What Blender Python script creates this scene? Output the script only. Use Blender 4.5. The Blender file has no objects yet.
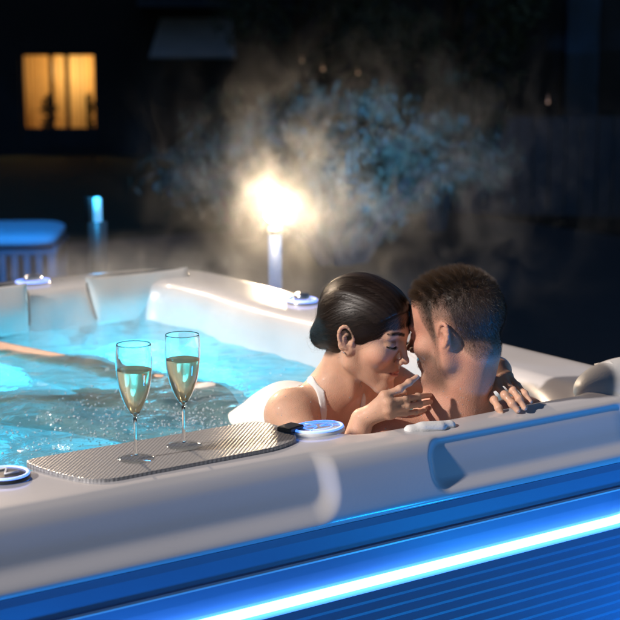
import bpy, math, random
import numpy as np
from mathutils import Vector, Matrix
random.seed(7); rng = np.random.default_rng(7)
S = bpy.context.scene
COL = S.collection
R_ = math.radians

# ------------------------------------------------------------------ camera frame (used for the camera and to read distances)
CAM = np.array([-1.24, -2.3466, 0.757])
FPX = 1500.0
_p = math.atan(270/1500); _y = R_(55.3)
CF = np.array([math.cos(_y)*math.cos(_p), math.sin(_y)*math.cos(_p), -math.sin(_p)])
CR = np.array([math.sin(_y), -math.cos(_y), 0.0])
CU = np.cross(CR, CF)
def at(px, py, t):
    return CAM + (CF + CR*(px-310)/FPX + CU*(310-py)/FPX)*t
GZ = -0.95      # terrace level

# ------------------------------------------------------------------ materials
def mat(name):
    m = bpy.data.materials.new(name); m.use_nodes = True
    nt = m.node_tree; b = nt.nodes['Principled BSDF']
    return m, nt, b
def N(nt, t, **kw):
    n = nt.nodes.new(t)
    for k, v in kw.items(): setattr(n, k, v)
    return n
def simple(name, col, rough=.5, metal=0, var=.12, scale=8, bump=0, bscale=60, coat=0, emis=None, es=0, spec=.5, rvar=0.1):
    m, nt, b = mat(name)
    tc = N(nt, 'ShaderNodeTexCoord'); no = N(nt, 'ShaderNodeTexNoise'); no.inputs['Scale'].default_value = scale
    no.inputs['Detail'].default_value = 5
    nt.links.new(tc.outputs['Object'], no.inputs['Vector'])
    mx = N(nt, 'ShaderNodeMix', data_type='RGBA')
    mx.inputs['A'].default_value = tuple(c*(1-var) for c in col)+(1,)
    mx.inputs['B'].default_value = tuple(min(1, c*(1+var)) for c in col)+(1,)
    nt.links.new(no.outputs['Fac'], mx.inputs['Factor']); nt.links.new(mx.outputs['Result'], b.inputs['Base Color'])
    mr = N(nt, 'ShaderNodeMapRange'); mr.inputs['To Min'].default_value = max(0.02, rough-rvar); mr.inputs['To Max'].default_value = min(1, rough+rvar)
    nt.links.new(no.outputs['Fac'], mr.inputs['Value']); nt.links.new(mr.outputs['Result'], b.inputs['Roughness'])
    b.inputs['Metallic'].default_value = metal; b.inputs['Coat Weight'].default_value = coat
    b.inputs['Specular IOR Level'].default_value = spec
    if bump:
        n2 = N(nt, 'ShaderNodeTexNoise'); n2.inputs['Scale'].default_value = bscale; n2.inputs['Detail'].default_value = 4
        nt.links.new(tc.outputs['Object'], n2.inputs['Vector'])
        bp = N(nt, 'ShaderNodeBump'); bp.inputs['Strength'].default_value = bump; bp.inputs['Distance'].default_value = .01
        nt.links.new(n2.outputs['Fac'], bp.inputs['Height']); nt.links.new(bp.outputs['Normal'], b.inputs['Normal'])
    if emis:
        b.inputs['Emission Color'].default_value = emis+(1,); b.inputs['Emission Strength'].default_value = es
    return m
def emit(name, col, s):
    m, nt, b = mat(name)
    b.inputs['Base Color'].default_value = (.8, .8, .8, 1)
    b.inputs['Emission Color'].default_value = col+(1,); b.inputs['Emission Strength'].default_value = s
    return m

M = {}
M['shell'] = simple('tub_acrylic', (.51, .50, .515), .30, var=.07, scale=3, bump=.018, bscale=220, coat=.5)
M['cabinet'] = simple('cabinet_panel', (.14, .21, .32), .42, var=.12, scale=5, bump=.03, bscale=90)
M['pillow'] = simple('headrest_foam', (.50, .50, .50), .45, var=.06, scale=6, bump=.1, bscale=200)
M['dark_plastic'] = simple('dark_plastic', (.04, .045, .05), .35)
M['chrome'] = simple('brushed_chrome', (.75, .75, .76), .18, metal=1, var=.04, rvar=.08)
M['led'] = emit('led_strip_light', (.085, .31, 1.0), 13)
M['ring'] = emit('blue_ring_light', (.05, .22, 1.0), 1.7)
M['white_line'] = simple('white_plastic', (.8, .82, .85), .3)
M['jet'] = simple('jet_steel', (.28, .33, .36), .3, metal=.7)
M['pool_lamp'] = emit('pool_lamp_lens', (.03, .6, .95), 6)
M['deck'] = simple('deck_boards', (.035, .035, .036), .55, var=.35, scale=3, bump=.2, bscale=30)
M['lawn'] = simple('lawn', (.03, .045, .02), .9, var=.4, scale=4, bump=.4, bscale=30)
M['wall'] = simple('render_wall', (.05, .048, .046), .9, var=.3, scale=1.2, bump=.2, spec=.1)
M['wallblue'] = simple('render_wall_blue', (.06, .09, .12), .9, var=.3, scale=1.2, bump=.2, spec=.1)
M['frame'] = simple('window_frame', (.02, .017, .015), .5)
M['awning'] = simple('awning_cloth', (.55, .54, .52), .9, var=.2, scale=3)
M['wood'] = simple('dark_timber', (.016, .016, .016), .75, var=.4, scale=3)
M['wicker'] = simple('wicker', (.13, .14, .15), .6, var=.2, scale=40)
M['cushion'] = simple('cushion_cloth', (.55, .55, .55), .9, var=.1, scale=10, bump=.2)
M['post'] = simple('post_metal', (.12, .12, .125), .4, metal=.3)
M['lampglobe'] = emit('lamp_globe', (1.0, .80, .52), 70)
M['bollardlens'] = emit('bollard_lens', (.01, .45, 1.0), .9)
M['tinylamp'] = emit('tiny_lamp', (1.0, .55, .25), .35)
M['bark'] = simple('bark', (.07, .05, .035), .9, bump=.5)
M['lips_white'] = simple('white_fabric', (.78, .76, .74), .8, var=.04, scale=30, bump=.25, bscale=900)
M['silver'] = simple('silver', (.8, .8, .8), .2, metal=1)
M['towel'] = simple('white_towel', (.75, .74, .73), .9, bump=.12, bscale=400)

def leaf_mat():
    m, nt, b = mat('leaf')
    oi = N(nt, 'ShaderNodeTexCoord'); no = N(nt, 'ShaderNodeTexNoise'); no.inputs['Scale'].default_value = 3
    nt.links.new(oi.outputs['Object'], no.inputs['Vector'])
    cr = N(nt, 'ShaderNodeValToRGB'); cr.color_ramp.elements[0].color = (.03, .05, .025, 1); cr.color_ramp.elements[1].color = (.09, .12, .06, 1)
    nt.links.new(no.outputs['Fac'], cr.inputs['Fac']); nt.links.new(cr.outputs['Color'], b.inputs['Base Color'])
    b.inputs['Roughness'].default_value = .6
    return m
M['leaf'] = leaf_mat()

def skin_mat(name, rough=.5, bumps=.25):
    m, nt, b = mat(name)
    a = N(nt, 'ShaderNodeVertexColor', layer_name='Col')
    tc = N(nt, 'ShaderNodeTexCoord'); no = N(nt, 'ShaderNodeTexNoise'); no.inputs['Scale'].default_value = 35; no.inputs['Detail'].default_value = 6
    nt.links.new(tc.outputs['Object'], no.inputs['Vector'])
    mr = N(nt, 'ShaderNodeMapRange'); mr.inputs['To Min'].default_value = .78; mr.inputs['To Max'].default_value = 1.16
    nt.links.new(no.outputs['Fac'], mr.inputs['Value'])
    mx = N(nt, 'ShaderNodeVectorMath', operation='SCALE')
    nt.links.new(a.outputs['Color'], mx.inputs[0]); nt.links.new(mr.outputs['Result'], mx.inputs['Scale'])
    nt.links.new(mx.outputs['Vector'], b.inputs['Base Color'])
    b.inputs['Roughness'].default_value = rough
    b.inputs['Subsurface Weight'].default_value = .35
    b.inputs['Subsurface Radius'].default_value = (1, .35, .2); b.inputs['Subsurface Scale'].default_value = .006
    n2 = N(nt, 'ShaderNodeTexNoise'); n2.inputs['Scale'].default_value = 500; n2.inputs['Detail'].default_value = 3
    nt.links.new(tc.outputs['Object'], n2.inputs['Vector'])
    bp = N(nt, 'ShaderNodeBump'); bp.inputs['Strength'].default_value = bumps*2.2; bp.inputs['Distance'].default_value = .0015
    nt.links.new(n2.outputs['Fac'], bp.inputs['Height']); nt.links.new(bp.outputs['Normal'], b.inputs['Normal'])
    n3 = N(nt, 'ShaderNodeTexNoise'); n3.inputs['Scale'].default_value = 28; n3.inputs['Detail'].default_value = 5; nt.links.new(tc.outputs['Object'], n3.inputs['Vector'])
    wr_ = N(nt, 'ShaderNodeMapRange'); wr_.inputs['From Min'].default_value = .5; wr_.inputs['From Max'].default_value = .62; wr_.inputs['To Min'].default_value = .03; wr_.inputs['To Max'].default_value = .45
    nt.links.new(n3.outputs['Fac'], wr_.inputs['Value']); nt.links.new(wr_.outputs['Result'], b.inputs['Coat Weight']); b.inputs['Coat Roughness'].default_value = .16
    b.inputs['Specular IOR Level'].default_value = .4
    return m
M['skin'] = skin_mat('skin')
M['skin_m'] = skin_mat('skin_rough', .52, .4)
def hair_mat(name, c, rough=.38):
    m, nt, b = mat(name)
    tc = N(nt, 'ShaderNodeTexCoord'); no = N(nt, 'ShaderNodeTexNoise'); no.inputs['Scale'].default_value = 60
    nt.links.new(tc.outputs['Object'], no.inputs['Vector'])
    cr = N(nt, 'ShaderNodeValToRGB'); cr.color_ramp.elements[0].color = tuple(x*.6 for x in c)+(1,); cr.color_ramp.elements[1].color = tuple(x*1.5 for x in c)+(1,)
    nt.links.new(no.outputs['Fac'], cr.inputs['Fac']); nt.links.new(cr.outputs['Color'], b.inputs['Base Color'])
    b.inputs['Roughness'].default_value = rough
    b.inputs['Specular IOR Level'].default_value = .4
    b.inputs['Sheen Weight'].default_value = .0
    return m
M['hair_dark'] = hair_mat('dark_brown_hair', (.017, .0095, .0062), .44)
M['hair_man'] = hair_mat('brown_hair', (.019, .013, .0095), .45)
for k_ in ('hair_man', 'hair_dark'):
    m_ = M[k_].copy(); nt_ = m_.node_tree; b_ = nt_.nodes['Principled BSDF']; t_ = N(nt_, 'ShaderNodeBsdfTranslucent'); t_.inputs['Color'].default_value = (.55, .34, .18, 1)
    x_ = N(nt_, 'ShaderNodeMixShader'); x_.inputs[0].default_value = .08; nt_.links.new(b_.outputs[0], x_.inputs[1]); nt_.links.new(t_.outputs[0], x_.inputs[2]); nt_.links.new(x_.outputs[0], nt_.nodes['Material Output'].inputs['Surface'])
    M[k_+'_strand'] = m_
M['lash'] = simple('lash', (.01, .008, .007), .5)

def glass_mat():
    m, nt, b = mat('clear_glass')
    b.inputs['Transmission Weight'].default_value = 1; b.inputs['Roughness'].default_value = 0.0
    b.inputs['IOR'].default_value = 1.46; b.inputs['Base Color'].default_value = (.97, .98, .98, 1)
    return m
M['glass'] = glass_mat()
def wine_mat():
    m, nt, b = mat('sparkling_wine')
    b.inputs['Transmission Weight'].default_value = .68; b.inputs['Roughness'].default_value = 0.03
    b.inputs['IOR'].default_value = 1.2; b.inputs['Base Color'].default_value = (1.0, .90, .58, 1)
    return m
M['wine'] = wine_mat()
M['pane'] = None
def water_mat():
    m, nt, b = mat('pool_water'); nt.nodes.remove(b)
    out = nt.nodes['Material Output']
    tc = N(nt, 'ShaderNodeTexCoord')
    n1 = N(nt, 'ShaderNodeTexNoise'); n1.inputs['Scale'].default_value = 11; n1.inputs['Detail'].default_value = 5; n1.inputs['Distortion'].default_value = 1.2
    nt.links.new(tc.outputs['Object'], n1.inputs['Vector'])
    bp = N(nt, 'ShaderNodeBump'); bp.inputs['Strength'].default_value = .6; bp.inputs['Distance'].default_value = .02
    nt.links.new(n1.outputs['Fac'], bp.inputs['Height'])
    tr = N(nt, 'ShaderNodeBsdfTransparent'); tr.inputs['Color'].default_value = (.80, .95, .97, 1)
    rf = N(nt, 'ShaderNodeBsdfRefraction'); rf.inputs['IOR'].default_value = 1.25; rf.inputs['Color'].default_value = (.80, .95, .97, 1); rf.inputs['Roughness'].default_value = .05
    gl = N(nt, 'ShaderNodeBsdfGlossy'); gl.inputs['Roughness'].default_value = .06
    fr = N(nt, 'ShaderNodeFresnel'); fr.inputs['IOR'].default_value = 1.33
    for x in (rf, gl, fr): nt.links.new(bp.outputs['Normal'], x.inputs['Normal'])
    m1 = N(nt, 'ShaderNodeMixShader'); m1.inputs[0].default_value = .6
    nt.links.new(tr.outputs[0], m1.inputs[1]); nt.links.new(rf.outputs[0], m1.inputs[2])
    df = N(nt, 'ShaderNodeBsdfDiffuse'); df.inputs['Color'].default_value = (.20, .40, .44, 1)
    nt.links.new(bp.outputs['Normal'], df.inputs['Normal'])
    # aerated, milky water
    m3 = N(nt, 'ShaderNodeMixShader')
    n2 = N(nt, 'ShaderNodeTexNoise'); n2.inputs['Scale'].default_value = 5; n2.inputs['Detail'].default_value = 8; n2.inputs['Distortion'].default_value = .8
    nt.links.new(tc.outputs['Object'], n2.inputs['Vector'])
    mr = N(nt, 'ShaderNodeMapRange'); mr.inputs['From Min'].default_value = .4; mr.inputs['From Max'].default_value = .75
    mr.inputs['To Min'].default_value = .08; mr.inputs['To Max'].default_value = .50
    sx = N(nt, 'ShaderNodeSeparateXYZ'); nt.links.new(tc.outputs['Object'], sx.inputs[0])
    near_ = N(nt, 'ShaderNodeMapRange', interpolation_type='SMOOTHSTEP'); near_.inputs['From Min'].default_value = .7; near_.inputs['From Max'].default_value = 1.6
    near_.inputs['To Min'].default_value = .75; near_.inputs['To Max'].default_value = .22; nt.links.new(sx.outputs['Y'], near_.inputs['Value']); nt.links.new(near_.outputs['Result'], mr.inputs['To Max'])
    nt.links.new(n2.outputs['Fac'], mr.inputs['Value']); nt.links.new(mr.outputs['Result'], m3.inputs[0])
    nt.links.new(m1.outputs[0], m3.inputs[1]); nt.links.new(df.outputs[0], m3.inputs[2])
    m2 = N(nt, 'ShaderNodeMixShader')
    nt.links.new(fr.outputs[0], m2.inputs[0]); nt.links.new(m3.outputs[0], m2.inputs[1]); nt.links.new(gl.outputs[0], m2.inputs[2])
    nt.links.new(m2.outputs[0], out.inputs['Surface'])
    return m
M['water'] = water_mat()
def drop_mat():
    m, nt, b = mat('water_drop')
    b.inputs['Base Color'].default_value = (.9, .92, .95, 1); b.inputs['Roughness'].default_value = .05
    b.inputs['Transmission Weight'].default_value = .6; b.inputs['IOR'].default_value = 1.33
    return m
M['drop'] = drop_mat()
def tray_mat():
    m, nt, b = mat('tray_texture')
    tc = N(nt, 'ShaderNodeTexCoord'); mp = N(nt, 'ShaderNodeMapping')
    nt.links.new(tc.outputs['Object'], mp.inputs['Vector']); mp.inputs['Rotation'].default_value = (0, 0, R_(45))
    ch = N(nt, 'ShaderNodeTexVoronoi', feature='F1'); ch.inputs['Scale'].default_value = 150; ch.inputs['Randomness'].default_value = 0
    nt.links.new(mp.outputs['Vector'], ch.inputs['Vector'])
    bp = N(nt, 'ShaderNodeBump'); bp.inputs['Strength'].default_value = .5; bp.inputs['Distance'].default_value = .003
    nt.links.new(ch.outputs['Distance'], bp.inputs['Height']); nt.links.new(bp.outputs['Normal'], b.inputs['Normal'])
    cr = N(nt, 'ShaderNodeValToRGB'); cr.color_ramp.elements[0].color = (.42, .42, .43, 1); cr.color_ramp.elements[1].color = (.20, .20, .21, 1)
    cr.color_ramp.elements[0].position = .25; cr.color_ramp.elements[1].position = .65
    nt.links.new(ch.outputs['Distance'], cr.inputs['Fac']); nt.links.new(cr.outputs['Color'], b.inputs['Base Color'])
    b.inputs['Roughness'].default_value = .28
    return m
M['tray'] = tray_mat()

# ------------------------------------------------------------------ object helpers
def link(o, parent=None):
    COL.objects.link(o)
    if parent is not None: o.parent = parent
    return o
def empty(name, loc=(0, 0, 0), rz=0):
    o = bpy.data.objects.new(name, None); o.location = loc; o.rotation_euler = (0, 0, rz); o.empty_display_size = .1
    return link(o)
def tag(o, label=None, cat=None, group=None, kind=None):
    if label: o['label'] = label
    if cat: o['category'] = cat
    if group: o['group'] = group
    if kind: o['kind'] = kind
    return o
def mesh(name, V, Fc, m, parent=None, smooth=True, col=None, offset=None):
    V = np.asarray(V, dtype=float)
    if offset is not None: V = V - np.asarray(offset)
    me = bpy.data.meshes.new(name); me.from_pydata(V.tolist(), [], Fc if isinstance(Fc, list) else Fc.tolist())
    if smooth: me.polygons.foreach_set('use_smooth', np.ones(len(me.polygons), dtype=bool))
    if col is not None:
        ca = me.color_attributes.new('Col', 'FLOAT_COLOR', 'POINT')
        c4 = np.ones((len(V), 4)); c4[:, :3] = col
        ca.data.foreach_set('color', c4.ravel())
    me.materials.append(m); me.update()
    o = bpy.data.objects.new(name, me)
    return link(o, parent)
class MB:
    def __init__(s): s.V = []; s.F = []; s.n = 0
    def add(s, V, Fc):
        V = [tuple(v) for v in V]
        s.V += V; s.F += [tuple(i+s.n for i in f) for f in Fc]; s.n += len(V)
    def box(s, c, d, rz=0, bev=0, rx=0):
        bx = [(-1, -1, -1), (1, -1, -1), (1, 1, -1), (-1, 1, -1), (-1, -1, 1), (1, -1, 1), (1, 1, 1), (-1, 1, 1)]
        Mx = Matrix.Rotation(rz, 3, 'Z') @ Matrix.Rotation(rx, 3, 'X')
        s.add([Vector(c) + Mx @ Vector((x*d[0]/2, y*d[1]/2, z*d[2]/2)) for x, y, z in bx],
              [(0, 3, 2, 1), (4, 5, 6, 7), (0, 1, 5, 4), (1, 2, 6, 5), (2, 3, 7, 6), (3, 0, 4, 7)])
    def lathe(s, prof, c=(0, 0, 0), n=32, cap=True):
        V = []; F = []
        for r, z in prof:
            for i in range(n):
                a = 2*math.pi*i/n; V.append((c[0]+r*math.cos(a), c[1]+r*math.sin(a), c[2]+z))
        for j in range(len(prof)-1):
            for i in range(n):
                F.append((j*n+i, j*n+(i+1) % n, (j+1)*n+(i+1) % n, (j+1)*n+i))
        if cap:
            F.append(tuple(range(n-1, -1, -1))); F.append(tuple((len(prof)-1)*n+i for i in range(n)))
        s.add(V, F)
    def tube(s, pts, r, n=8, close=False):
        pts = [Vector(p) for p in pts]; rr = r if isinstance(r, (list, tuple)) else [r]*len(pts)
        V = []; F = []; L = len(pts)
        for k, p in enumerate(pts):
            a = pts[(k-1) % L] if (close or k) else pts[k]; b = pts[(k+1) % L] if (close or k < L-1) else pts[k]
            d = (b-a).normalized(); up = Vector((0, 0, 1)) if abs(d.z) < .9 else Vector((1, 0, 0))
            u = d.cross(up).normalized(); w = u.cross(d)
            for i in range(n):
                t = 2*math.pi*i/n; V.append(p+(u*math.cos(t)+w*math.sin(t))*rr[k])
        for k in range(L if close else L-1):
            for i in range(n):
                F.append((k*n+i, k*n+(i+1) % n, ((k+1) % L)*n+(i+1) % n, ((k+1) % L)*n+i))
        if not close: F.append(tuple(range(n-1, -1, -1))); F.append(tuple((L-1)*n+i for i in range(n)))
        s.add(V, F)
    def build(s, name, m, parent=None, smooth=False, bevel=0):
        o = mesh(name, s.V, s.F, m, parent, smooth)
        if bevel:
            b = o.modifiers.new('b', 'BEVEL'); b.width = bevel; b.segments = 3; b.limit_method = 'ANGLE'
            o.data.polygons.foreach_set('use_smooth', np.ones(len(o.data.polygons), dtype=bool))
            w = o.modifiers.new('w', 'WEIGHTED_NORMAL')
        return o
def smooth_step(a, b, x):
    t = np.clip((np.asarray(x)-a)/(b-a), 0, 1); return t*t*(3-2*t)

# ------------------------------------------------------------------ implicit surface sculpting
class Prim:
    def __init__(s, fn, c, R): s.fn = fn; s.c = np.asarray(c, float); s.R = R
def cap(a, b, ra, rb=None):
    a = np.asarray(a, float); b = np.asarray(b, float); rb = ra if rb is None else rb
    ba = b-a; L2 = max(ba@ba, 1e-12)
    def fn(P):
        pa = P-a; t = np.clip(pa@ba/L2, 0, 1)
        return np.linalg.norm(pa-t[:, None]*ba, axis=1)-(ra+(rb-ra)*t)
    return Prim(fn, (a+b)/2, math.sqrt(L2)/2+max(ra, rb))
def ell(c, r, Rm=None):
    c = np.asarray(c, float); r = np.asarray(r, float); Rm = np.eye(3) if Rm is None else Rm
    def fn(P):
        q = (P-c)@Rm
        k0 = np.linalg.norm(q/r, axis=1); k1 = np.linalg.norm(q/(r*r), axis=1)+1e-9
        return np.where(k0 < 1e-6, -min(r), k0*(k0-1)/k1)
    return Prim(fn, c, max(r))
def smin(a, b, k):
    h = np.clip(.5+.5*(b-a)/k, 0, 1); return b*(1-h)+a*h-k*h*(1-h)
def sdf(ops, P, margin=None):
    d = np.full(len(P), .3)
    for op, pr, k in ops:
        if op == 'u': d = smin(d, pr.fn(P), k)
        elif op == 's': d = -smin(-d, pr.fn(P), k)
        elif op == 'i': d = -smin(-d, -pr.fn(P), k)
    return d
def sculpt(ops, h, lo, hi, nb=14, extra=None):
    """level set of ops as a quad mesh with cell size h inside the box lo..hi"""
    lo = np.asarray(lo, float); hi = np.asarray(hi, float); bs = nb*h
    nbk = np.ceil((hi-lo)/bs).astype(int)
    g = np.stack(np.meshgrid(*[np.arange(n) for n in nbk], indexing='ij'), -1).reshape(-1, 3)
    bc = lo+(g+.5)*bs; hd = bs*math.sqrt(3)/2
    d0 = sdf(ops, bc)
    act = g[np.abs(d0) < hd*1.35+.006]; bc = lo+(act+.5)*bs
    n1 = nb+1; B = len(act)
    loc = np.stack(np.meshgrid(*[np.arange(n1)]*3, indexing='ij'), -1).reshape(-1, 3)
    P = (lo+(act[:, None, :]*nb+loc[None])*h)           # B,n1^3,3
    D = np.full((B, n1**3), .3)
    for op, pr, k in ops:
        sel = np.linalg.norm(bc-pr.c, axis=1) < pr.R+hd+k+.012
        if op == 'i': sel[:] = True
        if not sel.any(): continue
        q = P[sel].reshape(-1, 3); v = pr.fn(q).reshape(sel.sum(), -1); a = D[sel]
        if op == 'u': D[sel] = smin(a, v, k)
        elif op == 's': D[sel] = -smin(-a, v, k)
        else: D[sel] = -smin(-a, -v, k)
    if extra is not None: D = extra(P.reshape(-1, 3), D.ravel()).reshape(B, -1)
    D = D.reshape(B, n1, n1, n1); D = np.where(np.abs(D) < 1e-7, 1e-7, D)
    IN = D < 0
    c0 = np.zeros((B, nb, nb, nb), int)
    for dx in (0, 1):
        for dy in (0, 1):
            for dz in (0, 1): c0 += IN[:, dx:dx+nb, dy:dy+nb, dz:dz+nb]
    bi, ci, cj, ck = np.nonzero((c0 > 0) & (c0 < 8))
    acc = np.zeros((len(bi), 3)); cnt = np.zeros(len(bi))
    E = []
    for ax in range(3):
        o1, o2 = [x for x in range(3) if x != ax]
        for s1 in (0, 1):
            for s2 in (0, 1):
                a = [0, 0, 0]; a[o1] = s1; a[o2] = s2; b = list(a); b[ax] = 1
                da = D[bi, ci+a[0], cj+a[1], ck+a[2]]; db = D[bi, ci+b[0], cj+b[1], ck+b[2]]
                m = (da < 0) != (db < 0)
                t = np.where(m, da/np.where(m, da-db, 1), 0)
                q = np.tile(np.array(a, float), (len(bi), 1)); q[:, ax] = t
                acc += q*m[:, None]; cnt += m
    cell = act[bi]*nb+np.stack([ci, cj, ck], 1)
    V = lo+(cell+acc/cnt[:, None])*h
    dim = nbk*nb+2
    key = (cell[:, 0]*dim[1]+cell[:, 1])*dim[2]+cell[:, 2]
    order = np.argsort(key); ks = key[order]
    def find(c):
        k = (c[:, 0]*dim[1]+c[:, 1])*dim[2]+c[:, 2]
        i = np.searchsorted(ks, k); i = np.clip(i, 0, len(ks)-1); ok = ks[i] == k
        return order[i], ok
    quads = []
    for ax in range(3):
        sl0 = [slice(0, nb)]*3; sl1 = [slice(0, nb)]*3; sl1[ax] = slice(1, nb+1)
        A = IN[(slice(None), *sl0)]; Bq = IN[(slice(None), *sl1)]
        e = np.nonzero(A != Bq); inside = A[e]
        c = act[e[0]]*nb+np.stack(e[1:], 1)
        o1, o2 = [(1, 2), (2, 0), (0, 1)][ax]
        u = np.zeros(3, int); u[o1] = 1; w = np.zeros(3, int); w[o2] = 1
        ids = []; okk = np.ones(len(c), bool)
        for off in (0, u, u+w, w):
            i, ok = find(c-off); ids.append(i); okk &= ok
        q = np.stack(ids, 1)
        q = np.where(inside[:, None], q, q[:, ::-1])[okk]
        quads.append(q)
    Q = np.concatenate(quads)
    return V, Q
def smooth_mesh(V, Q, it=2, lam=.5, mask=None):
    n = len(V)
    for _ in range(it):
        s = np.zeros_like(V); c = np.zeros(n)
        for a, b in ((0, 1), (1, 2), (2, 3), (3, 0)):
            for x, y in ((a, b), (b, a)):
                np.add.at(s, Q[:, x], V[Q[:, y]]); np.add.at(c, Q[:, x], 1)
        W = s/np.maximum(c, 1)[:, None]; l = lam if mask is None else (lam*mask)[:, None]
        V = V+(W-V)*l
    return V
def compact(V, Q, extra=[]):
    used = np.zeros(len(V), bool); used[Q.ravel()] = True
    mp = np.cumsum(used)-1
    return V[used], mp[Q], [e[used] for e in extra]
def normals(V, Q):
    fn = np.cross(V[Q[:, 2]]-V[Q[:, 0]], V[Q[:, 3]]-V[Q[:, 1]])
    n = np.zeros_like(V)
    for k in range(4): np.add.at(n, Q[:, k], fn)
    return n/np.maximum(np.linalg.norm(n, axis=1), 1e-12)[:, None]
def frame(fwd, up, roll=0):
    x = np.asarray(fwd, float); x = x/np.linalg.norm(x)
    y = np.cross(up, x); y /= np.linalg.norm(y); z = np.cross(x, y)
    c, s = math.cos(roll), math.sin(roll)
    return np.stack([x, y*c+z*s, z*c-y*s], 1)

# ================================================================== THE TUB
X0, X1, Y0, Y1, RC = -0.80, 1.37, -0.20, 2.17, 0.30
WZ = -0.12
def contour(nearn=620, othern=120, cn=36):
    pts = []
    for i in range(nearn): pts.append(('s', 0, i/nearn))
    for i in range(cn): pts.append(('c', 0, i/cn))
    for i in range(othern): pts.append(('s', 1, i/othern))
    for i in range(cn): pts.append(('c', 1, i/cn))
    for i in range(othern): pts.append(('s', 2, i/othern))
    for i in range(cn): pts.append(('c', 2, i/cn))
    for i in range(othern): pts.append(('s', 3, i/othern))
    for i in range(cn): pts.append(('c', 3, i/cn))
    return pts
def inset(pts, o, rmin=.12):
    r = max(RC-o, rmin); x0, x1, y0, y1 = X0+o, X1-o, Y0+o, Y1-o
    r = min(r, (x1-x0)/2-.01, (y1-y0)/2-.01)
    cs = [(x1-r, y0+r, -90), (x1-r, y1-r, 0), (x0+r, y1-r, 90), (x0+r, y0+r, 180)]
    sd = [((x0+r, y0), (x1-r, y0)), ((x1, y0+r), (x1, y1-r)), ((x1-r, y1), (x0+r, y1)), ((x0, y1-r), (x0, y0+r))]
    out = np.zeros((len(pts), 2))
    for n, (k, i, t) in enumerate(pts):
        if k == 's':
            a, b = sd[i]; out[n] = (a[0]+(b[0]-a[0])*t, a[1]+(b[1]-a[1])*t)
        else:
            cx, cy, a0 = cs[i]; a = R_(a0+90*t); out[n] = (cx+r*math.cos(a), cy+r*math.sin(a))
    return out
CP = contour()
PROF = [(.022, -.131), (.015, -.126), (.014, -.112), (.022, -.080), (.032, -.048), (.041, -.026), (.054, -.011), (.075, -.004), (.10, 0),
        (.16, .001), (.22, .001), (.262, -.001), (.287, -.008), (.303, -.022), (.316, -.05), (.335, -.12), (.40, -.34), (.43, -.44), (.47, -.48), (.62, -.49),
        (.72, -.50), (.76, -.53), (.80, -.66), (.84, -.78), (.90, -.82), (1.05, -.83)]
def catmull(P, n):
    P = np.array(P, float); P = np.vstack([2*P[0]-P[1], P, 2*P[-1]-P[-2]]); out = []
    for i in range(1, len(P)-2):
        for k in range(n):
            t = k/n
            out.append(.5*((2*P[i])+(-P[i-1]+P[i+1])*t+(2*P[i-1]-5*P[i]+4*P[i+1]-P[i+2])*t*t+(-P[i-1]+3*P[i]-3*P[i+1]+P[i+2])*t**3))
    out.append(P[-2]); return np.array(out)
prof = catmull(PROF, 6)
tub = empty('hot_tub', (0, 0, GZ))
tag(tub, 'pale grey hot tub with glowing turquoise water and a blue light strip along its side', 'hot tub')
rings = []
for o, z in prof:
    xy = inset(CP, o)
    P = np.column_stack([xy, np.full(len(xy), z)])
    rings.append(P)
G = np.array(rings)                       # stations x contour x 3
x = G[:, :, 0]; y = G[:, :, 1]; z = G[:, :, 2]
near = (y < .6) & (x > -.6)
# seat recess in the near side where the man leans
inner = smooth_step(.10, .27, prof[:, 0])[:, None]*(1-smooth_step(.5, .9, prof[:, 0]))[:, None]
bay = smooth_step(.40, .52, x)*(1-smooth_step(1.02, 1.12, x))*(y < .55)
G[:, :, 1] -= inner*bay*.115; G[:, :, 2] -= smooth_step(.12, .22, prof[:, 0])[:, None]*(1-smooth_step(.3, .5, prof[:, 0]))[:, None]*bay*.04
# scalloped seat backs on the far side
far = smooth_step(1.5, 1.7, y)
G[:, :, 1] += far*inner*.012*np.cos((x-.98)*2*math.pi/.62)
rgt = smooth_step(.75, .9, x)*(1-far)*(y > .3)
G[:, :, 0] += rgt*inner*.012*np.cos((y-.9)*2*math.pi/.75)
# moulded hand-hold recesses in the outer slope
sprof = np.linspace(0, 1, len(prof))
zz = z
def rbox(u, v, u0, u1, v0, v1, r, s):
    cx, cy = (u0+u1)/2, (v0+v1)/2; hx, hy = (u1-u0)/2-r, (v1-v0)/2-r
    dx = np.abs(u-cx)-hx; dy = np.abs(v-cy)-hy
    d = np.hypot(np.maximum(dx, 0), np.maximum(dy, 0))+np.minimum(np.maximum(dx, dy), 0)-r
    return 1-smooth_step(-s, s, d)
slope = (1-smooth_step(.045, .10, prof[:, 0]))[:, None]*(y < .02)
m1 = rbox(x, zz, -.75, .318, -.104, .10, .045, .020)
m2 = rbox(x, zz, .560, 1.12, -.102, -.014, .034, .013)
G[:, :, 1] += slope*(m1*.020+m2*.016)
# very slight hand-made unevenness
G[:, :, 2] += .0012*np.sin(x*9+y*7)*np.sin(y*11-x*4)*smooth_step(.05, .1, prof[:, 0])[:, None]
n1, n2 = G.shape[:2]
idx = np.arange(n1*n2).reshape(n1, n2)
A = idx[:-1]; Bq = idx[1:]
Fq = np.stack([A, np.roll(A, -1, 1), np.roll(Bq, -1, 1), Bq], -1).reshape(-1, 4)
V = G.reshape(-1, 3)
floor_poly = [tuple(idx[-1].tolist())]
OFS = (0, 0, GZ)
shell = mesh('shell', V, Fq.tolist()+floor_poly, M['shell'], tub, offset=OFS)

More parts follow.
